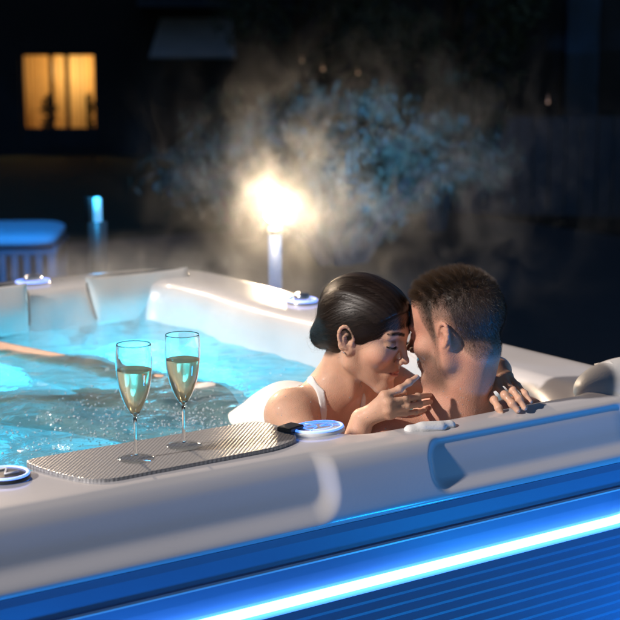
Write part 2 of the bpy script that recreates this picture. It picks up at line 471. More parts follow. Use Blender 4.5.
def ringstrip(name, prof2, m, smooth=False):
    P = [np.column_stack([inset(CPS, o), np.full(len(CPS), z)]) for o, z in prof2]
    V = np.vstack(P); n = len(CPS); F = []
    for j in range(len(prof2)-1):
        for i in range(n): F.append((j*n+i, j*n+(i+1) % n, (j+1)*n+(i+1) % n, (j+1)*n+i))
    return mesh(name, V, F, m, tub, smooth, offset=OFS)
CPS = contour(60, 40, 14)
ringstrip('fascia_panel', [(.04, -.128), (.020, -.131), (.018, -.145), (.024, -.184), (.022, -.187), (.032, -.192), (.038, -.220), (.048, -.254), (.052, -.262)], M['cabinet'])
ringstrip('trim_bead', [(.019, -.1845), (.0145, -.187), (.0145, -.190), (.021, -.193)], M['white_line'])
ringstrip('light_strip', [(.052, -.2615), (.038, -.264), (.034, -.2695), (.038, -.275), (.052, -.2775)], M['led'], True)
pr = [(.052, -.278)]
zc = -.280
k = 0
while zc > GZ+.06:
    pr += [(.027, zc), (.0215, zc-.014), (.021, zc-.0188), (.0225, zc-.020), (.027, zc-.0206)]
    zc -= .0212; k += 1
pr += [(.03, GZ+.05), (.03, GZ+.001)]
ringstrip('slatted_side_panel', pr, M['cabinet'])

# water surface with real ripples
def make_water():
    nx, ny = 260, 280
    xs = np.linspace(X0+.30, X1-.30, nx); ys = np.linspace(Y0+.13, Y1-.24, ny)
    Xg, Yg = np.meshgrid(xs, ys, indexing='ij')
    h = np.zeros_like(Xg)
    r2 = np.random.default_rng(3)
    for k in range(46):
        a = r2.uniform(0, 2*math.pi); w = r2.uniform(14, 95); ph = r2.uniform(0, 6.28)
        h += np.sin((Xg*math.cos(a)+Yg*math.sin(a))*w+ph+1.5*np.sin(Xg*5+k))*.020/w
    for cx, cy in ((.34, .62), (.42, .5), (.2, .9)):
        r = np.hypot(Xg-cx, Yg-cy); h += .0016*np.sin(r*120)*np.exp(-r*7)
    V = np.stack([Xg, Yg, WZ+h], -1).reshape(-1, 3)
    i = np.arange(nx*ny).reshape(nx, ny)
    F = np.stack([i[:-1, :-1], i[1:, :-1], i[1:, 1:], i[:-1, 1:]], -1).reshape(-1, 4)
    o = mesh('water', V, F, M['water']); tag(o, kind='structure')
    return xs, ys, h
make_water()
# foam bubbles and splashes on the water
def foam():
    mb = MB(); r2 = np.random.default_rng(5)
    cl = [(.45, .60, .14, 300), (.30, .80, .16, 220), (.40, .42, .10, 240), (.60, .55, .10, 130), (.15, .55, .18, 160), (.62, 1.0, .18, 120), (.30, .25, .08, 120)]
    for cx, cy, s, n in cl:
        for _ in range(n):
            px, py = r2.normal(cx, s), r2.normal(cy, s*.7); r = r2.uniform(.0009, .0032)
            if not (X0+.4 < px < X1-.4 and .13 < py < 1.8): continue
            mb.lathe([(r, -.001), (r*.9, r*.5), (r*.5, r*.85), (r*.1, r)], (px, py, WZ+.002), 7)
    o = mb.build('foam', M['drop'], smooth=True); tag(o, 'tiny bubbles and droplets floating on the tub water', 'foam', kind='stuff')
foam()

# tray, its grooves, and droplets
def rounded_poly(P, r, n=8):
    out = []
    L = len(P)
    for i in range(L):
        p0, p1, p2 = [np.array(P[(i+d) % L], float) for d in (-1, 0, 1)]
        a = (p0-p1); b = (p2-p1); la, lb = np.linalg.norm(a), np.linalg.norm(b); a /= la; b /= lb
        rr = min(r[i] if isinstance(r, (list, tuple)) else r, la*.45, lb*.45)
        for k in range(n+1):
            t = k/n; out.append((p1+a*rr)*(1-t)**2+2*p1*t*(1-t)+(p1+b*rr)*t*t)
    return np.array(out)
def slab(name, P, z0, z1, m, parent, bev=.002):
    n = len(P); c = P.mean(0)
    levels = [(0, z0), (0, z1-bev), (bev*.4, z1-bev*.3), (bev*1.2, z1)]
    V = []
    for ins, zz in levels:
        Q = c+(P-c)*(1-ins/np.linalg.norm(P-c, axis=1))[:, None]
        V += [(a, b, zz) for a, b in Q]
    F = [(j*n+i, j*n+(i+1) % n, (j+1)*n+(i+1) % n, (j+1)*n+i) for j in range(3) for i in range(n)]
    F.append(tuple(3*n+i for i in range(n)))
    return mesh(name, V, F, m, parent, False, offset=OFS)
TR = rounded_poly([(-.175, .112), (-.160, .005), (-.118, -.088), (.262, -.076), (.330, -.045), (.352, .035), (.335, .112)], [.03, .06, .045, .05, .05, .05, .04])
tray = slab('drinks_tray', TR[::1], -.004, .0075, M['tray'], tub)
mb = MB()
for cx, cy in ((0, 0), (.116, .027)):
    mb.tube([(cx+.039*math.cos(a), cy+.039*math.sin(a), .0078) for a in np.linspace(0, 2*math.pi, 40)[:-1]], .0011, 6, True)
mb.tube([(.038, .008, .0078), (.078, .018, .0078)], .0012, 6)
mb.build('glass_holder_groove', M['dark_plastic'], tray, True)
mb = MB(); r2 = np.random.default_rng(9)
for _ in range(1300):
    t = r2.random()
    px = r2.uniform(-.15, 1.15) if t < .35 else r2.normal(.33, .12)
    py = r2.uniform(-.17, .07) if t < .35 else r2.normal(-.02, .06)
    if px > .42: py = r2.uniform(-.16, -.105)
    if not (-.16 < py < .09): continue
    on = (-.12 < px < .31 and -.07 < py < .09)
    r = abs(r2.normal(.0014, .0015))+.0007
    mb.lathe([(r, 0), (r*.9, r*.35), (r*.55, r*.65), (r*.1, r*.75)], (px, py, (.0076 if on else (.0012 if py > -.10 else -.004))), 7)
o = mb.build('droplets', M['drop'], tub, True); o['kind'] = 'stuff'

# headrests (padded pillows on the far wall and near-right corner)
def headrest(c, w, hgt, th, yaw, lean, name='headrest', bend=.03):
    nu, nv = 40, 28; V = []; F = []
    fr = Matrix.Rotation(yaw, 3, 'Z') @ Matrix.Rotation(lean, 3, 'X')
    for side in (1, -1):
        for i in range(nu):
            for j in range(nv):
                u = -1+2*i/(nu-1); v = -1+2*j/(nv-1)
                e = max(0, (1-abs(u)**5))*max(0, (1-abs(v)**5)); e = e**.45
                q = Vector((u*w/2*(1-.10*(1-v)/2), -side*th*.5*e*(1+.35*math.cos(v*math.pi))-bend*u*u, v*hgt/2))
                V.append(Vector(c)+fr@q)
    n = nu*nv
    for s in (0, 1):
        for i in range(nu-1):
            for j in range(nv-1):
                f = (s*n+i*nv+j, s*n+(i+1)*nv+j, s*n+(i+1)*nv+j+1, s*n+i*nv+j+1)
                F.append(f if s == 0 else f[::-1])
    o = mesh(name, [tuple(v) for v in V], F, M['pillow'], tub, True, offset=OFS)
    mb = MB(); pts = []
    for k in range(60):
        a = 2*math.pi*k/60; ca, sa = math.cos(a), math.sin(a)
        u = math.copysign(abs(ca)**.35, ca); v = math.copysign(abs(sa)**.35, sa)
        q = Vector((u*w/2*(1-.10*(1-v)/2)*1.01, -bend*u*u, v*hgt/2*1.01)); pts.append(Vector(c)+fr@q-Vector((0, 0, GZ)))
    mb.tube(pts, .005, 6, True); mb.build('edge_seam', M['dark_plastic'], o, True)
    return o
headrest((1.00, 1.862, -.054), .37, .155, .055, 0, R_(-17))
headrest((.45, 1.862, -.054), .34, .155, .055, 0, R_(-17))
# corner headrest beside the man: a rounded padded block with a stitched seam
ops = [('u', ell((1.22, -.045, -.008), (.150, .075, .064)), .01), ('u', cap((1.14, -.085, -.03), (1.32, -.085, -.02), .048, .048), .03)]
V, Q = sculpt(ops, .006, (.95, -.2, -.1), (1.45, .2, .12))
c_hr = mesh('headrest', smooth_mesh(V, Q, 2), Q, M['pillow'], tub, True, offset=OFS)
mb = MB(); mb.tube([(1.10, -.085+.02*k, .049-.00*k) for k in range(0)] or [(1.165, -.127, -.005-GZ), (1.165, -.100, .030-GZ), (1.165, -.045, .052-GZ), (1.165, .0, .038-GZ)], .003, 6)
mb.build('edge_seam', M['pillow'], c_hr, True)

# controls
def control(c, rx, ry, kind, rz=0, tilt=(0, 0)):
    e = MB(); n = 40
    base = MB(); ring = MB(); knob = MB()
    Mx = Matrix.Rotation(rz, 3, 'Z') @ Matrix.Rotation(tilt[0], 3, 'X') @ Matrix.Rotation(tilt[1], 3, 'Y')
    cc = Vector((c[0], c[1], c[2]-GZ))
    def P(a, s, z): return cc+Mx@Vector((rx*s*math.cos(a), ry*s*math.sin(a), z))
    V = []; F = []
    lv = [(1.0, 0), (1.0, .004), (.94, .008), (.5, .0095)]
    for s, zz in lv:
        for i in range(n): V.append(P(2*math.pi*i/n, s, zz))
    for j in range(3):
        for i in range(n): F.append((j*n+i, j*n+(i+1) % n, (j+1)*n+(i+1) % n, (j+1)*n+i))
    F.append(tuple(3*n+i for i in range(n))); base.add(V, F)
    b = base.build('control_panel' if kind != 'valve' else 'diverter_valve', {'pad': M['dark_plastic'], 'speaker': M['white_line'], 'valve': M['chrome']}[kind], tub, True)
    ring.tube([P(2*math.pi*i/n, .9, .008) for i in range(n)], .0032 if kind != 'valve' else .0055, 6, True)
    if kind == 'speaker':
        for a in (R_(100), R_(220), R_(340), R_(20), R_(160)): ring.tube([P(a, .1, .0105), P(a, .82, .009)], .0011, 5)
        ring.tube([P(2*math.pi*i/n, .55, .0098) for i in range(n)], .0012, 5, True)
    ring.build('light_ring', M['ring'], b, True)
    if kind == 'valve':
        V = []; F = []
        for s, zz in ((.5, .008), (.52, .022), (.42, .028), (.1, .030)):
            for i in range(n): V.append(P(2*math.pi*i/n, s, zz))
        for j in range(3):
            for i in range(n): F.append((j*n+i, j*n+(i+1) % n, (j+1)*n+(i+1) % n, (j+1)*n+i))
        F.append(tuple(3*n+i for i in range(n))); knob.add(V, F); knob.build('knob', M['chrome'], b, True)
    if kind == 'pad':   # the white angular mark on the pad
        w = lambda u, v: cc+Mx@Vector((rx*u, ry*v, .0118))
        knob.tube([w(-.35, .35), w(.25, .42), w(-.15, -.35), w(.45, -.3)], .0022, 6); knob.build('mark', M['white_line'], b, True)
    return b
control((.700, 1.99, .001), .058, .040, 'valve')
control((1.20, 1.22, .001), .045, .05, 'valve')
control((-.235, .045, .001), .045, .045, 'pad')
control((.400, -.006, .001), .058, .042, 'speaker')
mb = MB()
mb.box((.347, .012, .008-GZ), (.045, .035, .018), .3); mb.build('air_valve', M['dark_plastic'], tub, bevel=.004)
# jets on the far seat back, under water
for jx, jz, r in ((.80, -.17, .026), (.95, -.17, .026), (.76, -.24, .03), (.92, -.24, .03), (1.04, -.2, .024), (.86, -.31, .03), (.50, -.2, .026), (.38, -.2, .026)):
    jy = 1.83-(-.12-jz)*.30*-1 if False else 2.17-.335-(-.12-jz)*.30-.012
    mb = MB(); cc = Vector((jx, jy, jz-GZ)); Mx = Matrix.Rotation(R_(72), 3, 'X')
    for rr in (1, .6): mb.tube([cc+Mx@Vector((r*rr*math.cos(a), r*rr*math.sin(a), .004)) for a in np.linspace(0, 2*math.pi, 24)[:-1]], .0032, 6, True)
    j = mb.build('jet', M['jet'], tub, True)
# underwater lamps (lens + the light they give)
def uw(c, p, rad, r=.035, col=(.05, .62, .92)):
    mb = MB(); mb.lathe([(r, -.004), (r, .004), (r*.6, .010), (.002, .012)], (0, 0, 0), 24)
    o = mb.build('underwater_lamp', M['pool_lamp'], tub, True); o.location = (c[0], c[1], c[2]-GZ)
    l = bpy.data.lights.new('underwater_light', 'POINT'); l.energy = p; l.color = col; l.shadow_soft_size = rad*2.5
    lo = bpy.data.objects.new('underwater_light', l); link(lo); lo.location = (c[0], c[1], c[2]+.10)
UW = 2.7
uw((.95, 1.62, -.47), 14*UW, .12); uw((.25, 1.68, -.47), 7*UW, .12); uw((.95, 1.22, -.47), 7*UW, .12); uw((.1, 1.3, -.82), 1.2*UW, .08); uw((.95, .80, -.47), 3*UW, .10); uw((.62, .30, -.47), 2.0*UW, .05)

# ------------------------------------------------------------------ champagne flutes
def thin_glass():
    m, nt, b = mat('foot_glass'); nt.nodes.remove(b); out = nt.nodes['Material Output']
    tr = N(nt, 'ShaderNodeBsdfTransparent'); tr.inputs['Color'].default_value = (.95, .96, .96, 1); gl = N(nt, 'ShaderNodeBsdfGlossy'); gl.inputs['Roughness'].default_value = .05
    fr = N(nt, 'ShaderNodeLayerWeight'); fr.inputs['Blend'].default_value = .10; mx = N(nt, 'ShaderNodeMixShader')
    nt.links.new(fr.outputs['Facing'], mx.inputs[0]); nt.links.new(tr.outputs[0], mx.inputs[1]); nt.links.new(gl.outputs[0], mx.inputs[2]); nt.links.new(mx.outputs[0], out.inputs['Surface'])
    return m
M['foot'] = thin_glass()
def flute(loc, label):
    e = empty('champagne_flute', loc)
    tag(e, label, 'glass', 'pair of filled champagne flutes on the tray')
    zb = .083
    out = [(.0022, zb-.006), (.006, zb), (.0125, zb+.010), (.020, zb+.028), (.0265, zb+.052), (.0300, zb+.078), (.0312, zb+.100), (.0305, zb+.125), (.0296, zb+.134)]
    out = [(a*1.06, b if b < zb else zb+(b-zb)*.97) for a, b in out]; out = catmull(out, 4)
    inn = [(max(r-.0011, .0004), z+(.0022 if i < 6 else 0)) for i, (r, z) in enumerate(out)]
    mb = MB(); mb.lathe([tuple(p) for p in out]+[(out[-1][0]-.0005, out[-1][1]+.0006)]+[p for p in inn[::-1]], n=56, cap=True); mb.build('bowl', M['glass'], e, True)
    mb = MB(); mb.lathe([(.0030, .0065), (.0050, .010), (.0032, .014), (.0048, .019), (.0032, .024), (.0029, .04), (.0028, .065), (.0032, zb-.0065)], n=24); mb.build('stem', M['glass'], e, True)
    mb = MB(); mb.lathe([(.0325, .0004), (.0335, .0012), (.0325, .0022), (.022, .0030), (.010, .0042), (.0034, .0062)], n=48); mb.build('foot', M['foot'], e, True)
    zl = zb+.083
    liq = [(r-.00012, z) for r, z in inn if z < zl]
    rl = np.interp(zl, [z for r, z in inn], [r for r, z in inn])
    liq = liq+[(rl-.0001, zl+.0006), (rl-.0012, zl), (.0003, zl-.0001)]
    mb = MB(); mb.lathe(liq, n=56); w = mb.build('champagne', M['wine'], e, True)
    return e
flute((0, 0, .0078), 'champagne flute nearer the camera at the left of the pair on the grey tray')
flute((.116, .027, .0078), 'champagne flute standing closer to the couple on the grey tray')

# ================================================================== PEOPLE
def head_ops(T, Rm, fem=False):
    """skull, face and ears in head space (x face, y left, z up), carried to the world by T"""
    g = lambda *p: T+Rm@np.array(p, float)
    ops = []; ez = .008 if fem else 0.0
    u = lambda pr, k: ops.append(('u', pr, k)); s = lambda pr, k: ops.append(('s', pr, k))
    f = .955 if fem else 1.0
    E_ = lambda c, r, k=.02, Rl=None: u(ell(g(*[v*f for v in c]), [v*f for v in r], Rm if Rl is None else Rm@Rl), k)
    C_ = lambda a, b, ra, rb, k=.012: u(cap(g(*[v*f for v in a]), g(*[v*f for v in b]), ra*f, rb*f), k)
    E_((-.018, 0, .032), (.096, .074, .082), .01)
    E_((.030, 0, .036), (.058, .060, .058), .03)
    E_((.035, 0, -.040), (.050, .052 if fem else .056, .066), .03)
    jw = .046 if fem else .055
    for y in (1, -1):
        C_((.002, y*jw, -.060), (.066, y*.014, -.104), .016, .015 if fem else .018, .022)
        C_((-.005, y*(jw+.006), -.030), (.002, y*jw, -.062), .018, .017, .022)
        E_((.056, y*.040, -.032), (.024, .022, .020), .022)           # cheek
        C_((.074, y*.040, .012+ez), (.086, y*.010, .014+ez), .010, .009, .016)   # brow
    E_((.074, 0, -.108), (.018, .020 if fem else .024, .016), .016)
    # eye sockets and closed lids
    for y in (1, -1):
        s(ell(g(.100*f, y*.031*f, (-.004+ez)*f), (.016, .017, .011), Rm), .016)
        E_((.0735, y*.031, -.006+ez), (.0145, .0165, .0125), .004)
        s(cap(g(.0875*f, y*.020*f, (.004+ez)*f), g(.082*f, y*.043*f, (.003+ez)*f), .0012), .003)  # lid fold
    # nose
    C_((.088, 0, .006+ez), (.104 if fem else .106, 0, -.030), .0068 if fem else .0075, .0075 if fem else .0085, .012)
    E_((.1065 if fem else .1105, 0, -.0355), (.0095 if fem else .0105, .0082 if fem else .011, .0078), .008)
    for y in (1, -1):
        E_((.0985, y*.0115, -.0395), (.0095, .0062, .0070), .005)
        s(ell(g(.1045*f, y*.0062*f, -.0455*f), (.0045, .0027, .0035), Rm), .002)
    # mouth
    E_((.078, 0, -.068), (.018, .026, .022), .014)
    C_((.0925, .0, -.0635), (.082, .020, -.0650), .0048, .0022, .004); C_((.0925, 0, -.0635), (.082, -.020, -.0650), .0048, .0022, .004)
    C_((.0905, .0, -.0735), (.082, .017, -.0690), .0062 if fem else .005, .0022, .004); C_((.0905, 0, -.0735), (.082, -.017, -.0690), .0062 if fem else .005, .0022, .004)
    for y in (1, -1): s(cap(g(.0975*f, 0, -.0684*f), g(.0845*f, y*.024*f, -.0655*f), .0011), .002)
    s(ell(g(.098*f, 0, -.085*f), (.008, .016, .005), Rm), .008)
    # ears
    for y in (1, -1):
        ec = np.array([-.006, y*.0715, -.010])*f
        a_ = R_(28); bx = np.array([-math.cos(a_), y*math.sin(a_), 0]); uz = np.array([-.22, y*.12, .97]); uz /= np.linalg.norm(uz)
        ow = np.cross(bx, uz)*(-y); ow = ow if ow[1]*y > 0 else -ow
        Rl = np.stack([bx, ow, uz], 1)
        gg = lambda p: T+Rm@(ec+(bx*p[0]+ow*p[2]+uz*p[1])*f)
        u(ell(gg((.004, .002, .000)), (.0165, .0060, .0270), Rm@Rl), .006)
        pts = []
        for t in np.linspace(-35, 235, 13):
            pts.append((.0055-.0165*math.sin(R_(t-90)) if False else .0045+.0165*math.cos(R_(150-t)), .006+.0255*math.sin(R_(150-t)), .0055))
        for p, q in zip(pts[:-1], pts[1:]): u(cap(gg(p), gg(q), .0038*f), .002)
        s(ell(gg((.0015, .001, .0075)), (.0070, .0060, .0105), Rm@Rl), .003)
        s(ell(gg((.007, .015, .0075)), (.0060, .0025, .0050), Rm@Rl), .003)
        u(ell(gg((-.001, -.0265, .002)), (.0080, .0055, .0085), Rm@Rl), .006)
        u(cap(gg((-.0085, -.004, .004)), gg((-.0075, -.009, .004)), .0034), .003)
        u(cap(gg((.009, -.014, .0035)), gg((.0105, .006, .0040)), .0026), .003)
    return ops
def hand_ops(w, K, Fg, Th, ra=.0078, palm=.0125):
    """w wrist, K four knuckles, Fg four lists of joints after the knuckle, Th thumb joints from the palm"""
    ops = []
    w = np.array(w); K = [np.array(k) for k in K]
    for k in K: ops.append(('u', cap(w+(k-w)*.12, k, palm*1.05, palm*.66), .012))
    for a, b in zip(K[:-1], K[1:]): ops.append(('u', cap(a, b, palm*.62), .008))
    ops.append(('u', cap(w+(K[0]-w)*.1, (K[0]+K[1])/2*.9+w*.1, palm, palm*.8), .01))
    for i, (k, js) in enumerate(zip(K, Fg)):
        r0 = ra*(1.0, 1.03, .98, .84)[i]; p = k; L = [k]+[np.array(j) for j in js]
        for j, (a, b) in enumerate(zip(L[:-1], L[1:])):
            ops.append(('u', cap(a, b, r0*(1.05-.10*j), r0*(1.05-.10*(j+1))), .003 if j else .008))
            if j: ops.append(('u', ell(a, (r0*1.0, r0*1.0, r0*1.0)), .005))
    L = [np.array(t) for t in Th]
    for j, (a, b) in enumerate(zip(L[:-1], L[1:])):
        ops.append(('u', cap(a, b, (palm*1.0, ra*1.2, ra*1.08)[j], (ra*1.25, ra*1.1, ra*.9)[j]), (.010, .004, .002)[j]))
    return ops
def relaxed_hand(w, d, side, n, L=.17):
    """a softly curled hand: d towards the fingers, side towards the thumb, n the back of the hand"""
    d = np.array(d, float); d /= np.linalg.norm(d); side = np.array(side, float); side -= d*(side@d); side /= np.linalg.norm(side); n = np.array(n, float); n -= d*(n@d)+side*(n@side); n /= np.linalg.norm(n)
    w = np.array(w, float); s = L/.18
    K = [w+d*a*s+side*b*s for a, b in ((.088, .028), (.092, .009), (.087, -.010), (.080, -.028))]
    Fg = []
    for i, k in enumerate(K):
        l = [(.042, .025, .020), (.046, .029, .021), (.043, .027, .021), (.034, .020, .018)][i]; p = k; ang = R_(14+6*i); js = []
        for q in l:
            p = p+(d*math.cos(ang)-n*math.sin(ang)+side*(.08-.06*i))*q*s; js.append(p); ang += R_(22+4*i)
        Fg.append(js)
    t0 = w+d*.018*s+side*.018*s-n*.006; t1 = t0+(d*.65+side*.62-n*.35)*.042*s; t2 = t1+(d*.85+side*.35-n*.35)*.032*s; t3 = t2+(d*.95+side*.1-n*.35)*.026*s
    return hand_ops(w, K, Fg, [t0, t1, t2, t3], .0088, .0138)
U_ = lambda a, b, ra, rb=None, k=.02: ('u', cap(a, b, ra, rb), k)

def ribbons(name, roots, dirs, lens, w, m, parent, bend=None, nseg=2, col=None):
    """many short hairs as thin tapering blades"""
    n = len(roots); side = np.cross(dirs, rng.normal(size=(n, 3))); side /= np.maximum(np.linalg.norm(side, axis=1), 1e-9)[:, None]
    V = []
    for s in range(nseg+1):
        t = s/nseg; c = roots+dirs*(lens*t)[:, None]
        if bend is not None: c = c+bend*(lens*t*t)[:, None]
        ww = w*(1-t*.85)
        V.append(c-side*ww/2); V.append(c+side*ww/2)
    V = np.stack(V, 1).reshape(-1, 3); k = 2*(nseg+1); base = np.arange(n)[:, None]*k
    F = np.concatenate([base+np.array([2*s, 2*s+1, 2*s+3, 2*s+2]) for s in range(nseg)])
    return mesh(name, V, F, m, parent, True)

# ---------------------------------------------------------------- the man
mT = at(455, 327, 3.13)
lft = -CR; awy = np.array([CF[0], CF[1], 0]); awy /= np.linalg.norm(awy)
th = R_(30)
mf = lft*math.cos(th)+awy*math.sin(th); mf = mf*math.cos(R_(10))-np.array([0, 0, 1])*math.sin(R_(10))
mR = frame(mf, np.array([0, 0, 1.0])+lft*.02, R_(0))
mops = head_ops(mT, mR, False)
g = lambda *p: mT+mR@np.array(p, float)
NB = np.array([.775, .035, -.045])
LS = np.array([.585, .030, -.070]); RS = np.array([.970, .020, -.075])
mb_ = [U_(g(-.028, 0, -.055), NB+np.array([0, 0, .02]), .056, .062, .02),
       U_(g(-.050, 0, -.045), NB+np.array([0, -.02, 0]), .042, .055, .02),
       U_(g(.005, .035, -.06), NB+np.array([-.04, .04, -.02]), .016, .013, .03), U_(g(-.02, -.035, -.06), NB+np.array([.04, .04, -.02]), .016, .013, .03),
       U_(NB+np.array([0, -.01, .010]), LS+np.array([.05, 0, .012]), .048, .042, .05), U_(NB+np.array([0, -.01, .010]), RS+np.array([-.05, 0, .012]), .048, .042, .05)]
torso = [('u', ell(NB+np.array([0, .045, -.16]), (.185, .115, .15)), .05), ('u', ell(NB+np.array([0, .055, -.34]), (.150, .105, .17)), .06),
         ('u', ell(NB+np.array([0, .06, -.47]), (.165, .115, .11)), .05)]
arms = [U_(LS, LS, .058, .058, .05), U_(RS, RS, .058, .058, .05)]
LE = np.array([.50, .30, -.24]); LW = np.array([.60, .52, -.22]); arms += [U_(LS, LE, .052, .040, .03), U_(LE, LW, .040, .028, .015)]
RE = np.array([1.06, .22, -.30]); RW = np.array([.95, .45, -.24]); arms += [U_(RS, RE, .052, .040, .03), U_(RE, RW, .040, .028, .015)]
hips = NB+np.array([0, .07, -.50])
legs = []
for sx, kn, an in ((-1, (.66, .58, -.46), (.62, .66, -.78)), (1, (.90, .58, -.46), (.94, .68, -.78))):
    h = hips+np.array([sx*.09, .02, -.02]); kn = np.array(kn); an = np.array(an)
    legs += [U_(h, kn, .085, .056, .04), U_(kn, an, .055, .036, .02), U_(an+np.array([0, -.02, -.01]), an+np.array([0, .17, -.02]), .034, .026, .02)]
hnd = relaxed_hand(LW, (.25, 1, 0), (1, 0, .1), (0, 0, 1), .19)+relaxed_hand(RW, (-.3, 1, 0), (-1, 0, .1), (0, 0, 1), .19)
allm = mops+mb_+torso+arms+legs+hnd

def merge_levels(ops, fine_h, coarse_h, lo, hi, plane):
    """fine mesh where plane(P)>0, coarse elsewhere, one mesh"""
    V1, Q1 = sculpt(ops, fine_h, lo[0], hi[0]); c = V1[Q1].mean(1); Q1 = Q1[plane(c) > 0]; V1, Q1, _ = compact(V1, Q1)
    V2, Q2 = sculpt(ops, coarse_h, lo[1], hi[1]); c = V2[Q2].mean(1); Q2 = Q2[plane(c) < coarse_h*.8]; V2, Q2, _ = compact(V2, Q2)
    V2 = smooth_mesh(V2, Q2, 2); nn = normals(V2, Q2); V2 = V2-nn*.0004
    return np.vstack([V1, V2]), np.vstack([Q1, Q2+len(V1)]), len(V1)
Vm, Qm, nf = merge_levels(allm, .0022, .008, ((.4, -.25, -.16), (.3, -.2, -.9)), ((1.2, .40, .40), (1.35, 1.1, .1)), lambda P: P[:, 2]+.115)
Lm = (Vm-mT)@mR
def hairline(x): return np.interp(x, [-.12, -.09, -.06, -.040, -.030, -.018, -.008, .010, .018, .034, .050, .066, .080, .10], [-.065, -.070, -.068, -.045, -.010, .018, .024, .022, -.030, .006, .050, .062, .074, .082])
def man_colour(V, L):
    n = len(V); base = np.tile([.61, .325, .225], (n, 1))
    red = smooth_step(-.2, .05, V[:, 2])[:, None]; base = base*(1-.0*red)
    blot = .5+.5*np.sin(L[:, 0]*70+np.sin(L[:, 2]*55)*2)*np.sin(L[:, 1]*60+1); base[:, 1:] *= (1-.10*blot)[:, None]
    head = (np.linalg.norm(L, axis=1) < .16)
    hl = smooth_step(-.006, .012, L[:, 2]-hairline(L[:, 0]))*head*(np.abs(L[:, 1]) < .0805)
    fade = smooth_step(0, .07, L[:, 2]-hairline(L[:, 0]))
    hc_ = np.array([.12, .078, .056])*(1-fade[:, None])+np.array([.028, .019, .014])*fade[:, None]
    base = base*(1-hl[:, None]*(.55+.4*fade[:, None]))+hc_*hl[:, None]*(.55+.4*fade[:, None])
    beard = smooth_step(.004, .024, L[:, 0])*smooth_step(-.030, -.055, L[:, 2]-.25*(L[:, 0]-.03))*smooth_step(-.145, -.098, L[:, 2])*head
    side = smooth_step(.0, .012, L[:, 0])*smooth_step(.034, .022, L[:, 0])*smooth_step(.01, -.01, L[:, 2])*head*(L[:, 2] > -.1)
    bd = np.clip(np.maximum(beard, side*.7), 0, 1)*.72
    base = base*(1-bd[:, None])+np.array([.13, .085, .065])*bd[:, None]
    lip = np.exp(-(((L[:, 0]-.092)/.010)**2+(L[:, 1]/.020)**2+((L[:, 2]+.068)/.0075)**2)*1.3)[:, None]
    base = base*(1-lip*.6)+np.array([.42, .15, .12])*lip*.6
    brow = np.exp(-(((np.abs(L[:, 1])-.030)/.018)**2+((L[:, 2]-.020)/.0055)**2))*(L[:, 0] > .06); base *= (1-.75*brow)[:, None]
    return np.clip(base, 0, 1), hl, bd
cm, hl_m, bd_m = man_colour(Vm, Lm)
nails = []
man = mesh('person', Vm, Qm, M['skin_m'], None, True, col=cm)
tag(man, 'man with short dark hair and stubble leaning against the tub rim, facing away', 'person')
nm = normals(Vm, Qm)
print('man verts', len(Vm))
# short hair: faded sides, longer brushed-up top
ids = np.nonzero(hl_m > .25)[0]
def man_hair():
    L = Lm[ids]; h = L[:, 2]-hairline(L[:, 0]); top = smooth_step(.045, .095, L[:, 2])*smooth_step(-.14, -.02, L[:, 0])
    dens = 1.6+1.6*top
    reps = rng.poisson(dens); k = np.repeat(np.arange(len(ids)), reps)
    L = Lm[ids][k]; n_ = nm[ids][k]; P = Vm[ids][k]+rng.normal(0, .0009, (len(k), 3)); P = P-n_*.0008
    h = L[:, 2]-hairline(L[:, 0]); top = smooth_step(.045, .092, L[:, 2])*smooth_step(-.13, -.03, L[:, 0])
    ln = .0022+.005*smooth_step(.0, .06, h)+.0155*top
    ln *= rng.uniform(.65, 1.15, len(k))
    comb = mR@np.array([.35, 0, .15]); down = mR@np.array([-.10, 0, -.9]); up = mR@np.array([.25, 0, .9])
    d = n_*(.55+.35*top)[:, None]+comb[None]*(top)[:, None]*1.0+(np.stack([np.sin(L[:, 1]*330+np.sin(L[:, 0]*210)*2), np.cos(L[:, 0]*290+np.sin(L[:, 1]*250)*2), np.sin((L[:, 0]+L[:, 1])*260)], 1)@mR.T)*(.10+.34*top)[:, None]+down[None]*(1-top)[:, None]*.75+rng.normal(0, .22, (len(k), 3))
    d /= np.linalg.norm(d, axis=1)[:, None]
    return P, d, ln, np.tile(mR@np.array([.35, 0, -.1]), (len(k), 1))*top[:, None]*.5
P, d, ln, bd = man_hair()
ribbons('hair', P, d, ln, .00040, M['hair_man_strand'], man, bd)
ids = np.nonzero(bd_m > .22)[0]; k = np.repeat(ids, rng.poisson(.55, len(ids)))
d = nm[k]*.6+(mR@np.array([.2, 0, -.9]))[None]+rng.normal(0, .2, (len(k), 3)); d /= np.linalg.norm(d, axis=1)[:, None]
ribbons('stubble', Vm[k]-nm[k]*.0004+rng.normal(0, .0008, (len(k), 3)), d, rng.uniform(.0015, .0035, len(k)), .00028, M['hair_man'], man)
bi = np.nonzero((np.abs(np.abs(Lm[:, 1])-.030) < .020) & (np.abs(Lm[:, 2]-.020+.25*(np.abs(Lm[:, 1])-.03)**1*.2) < .0055) & (Lm[:, 0] > .06))[0]; k = np.repeat(bi, 1)
sg = np.sign(Lm[k, 1])[:, None]; d = nm[k]*.4+(mR@np.array([-.2, 1, .1]))[None]*sg+rng.normal(0, .2, (len(k), 3)); d /= np.linalg.norm(d, axis=1)[:, None]
for q_ in (1, -1):
    e_ = Lm[k, 1]*q_ > 0
    if e_.any(): ribbons('eyebrow', Vm[k][e_], d[e_], rng.uniform(.004, .008, e_.sum()), .0004, M['hair_man'], man)

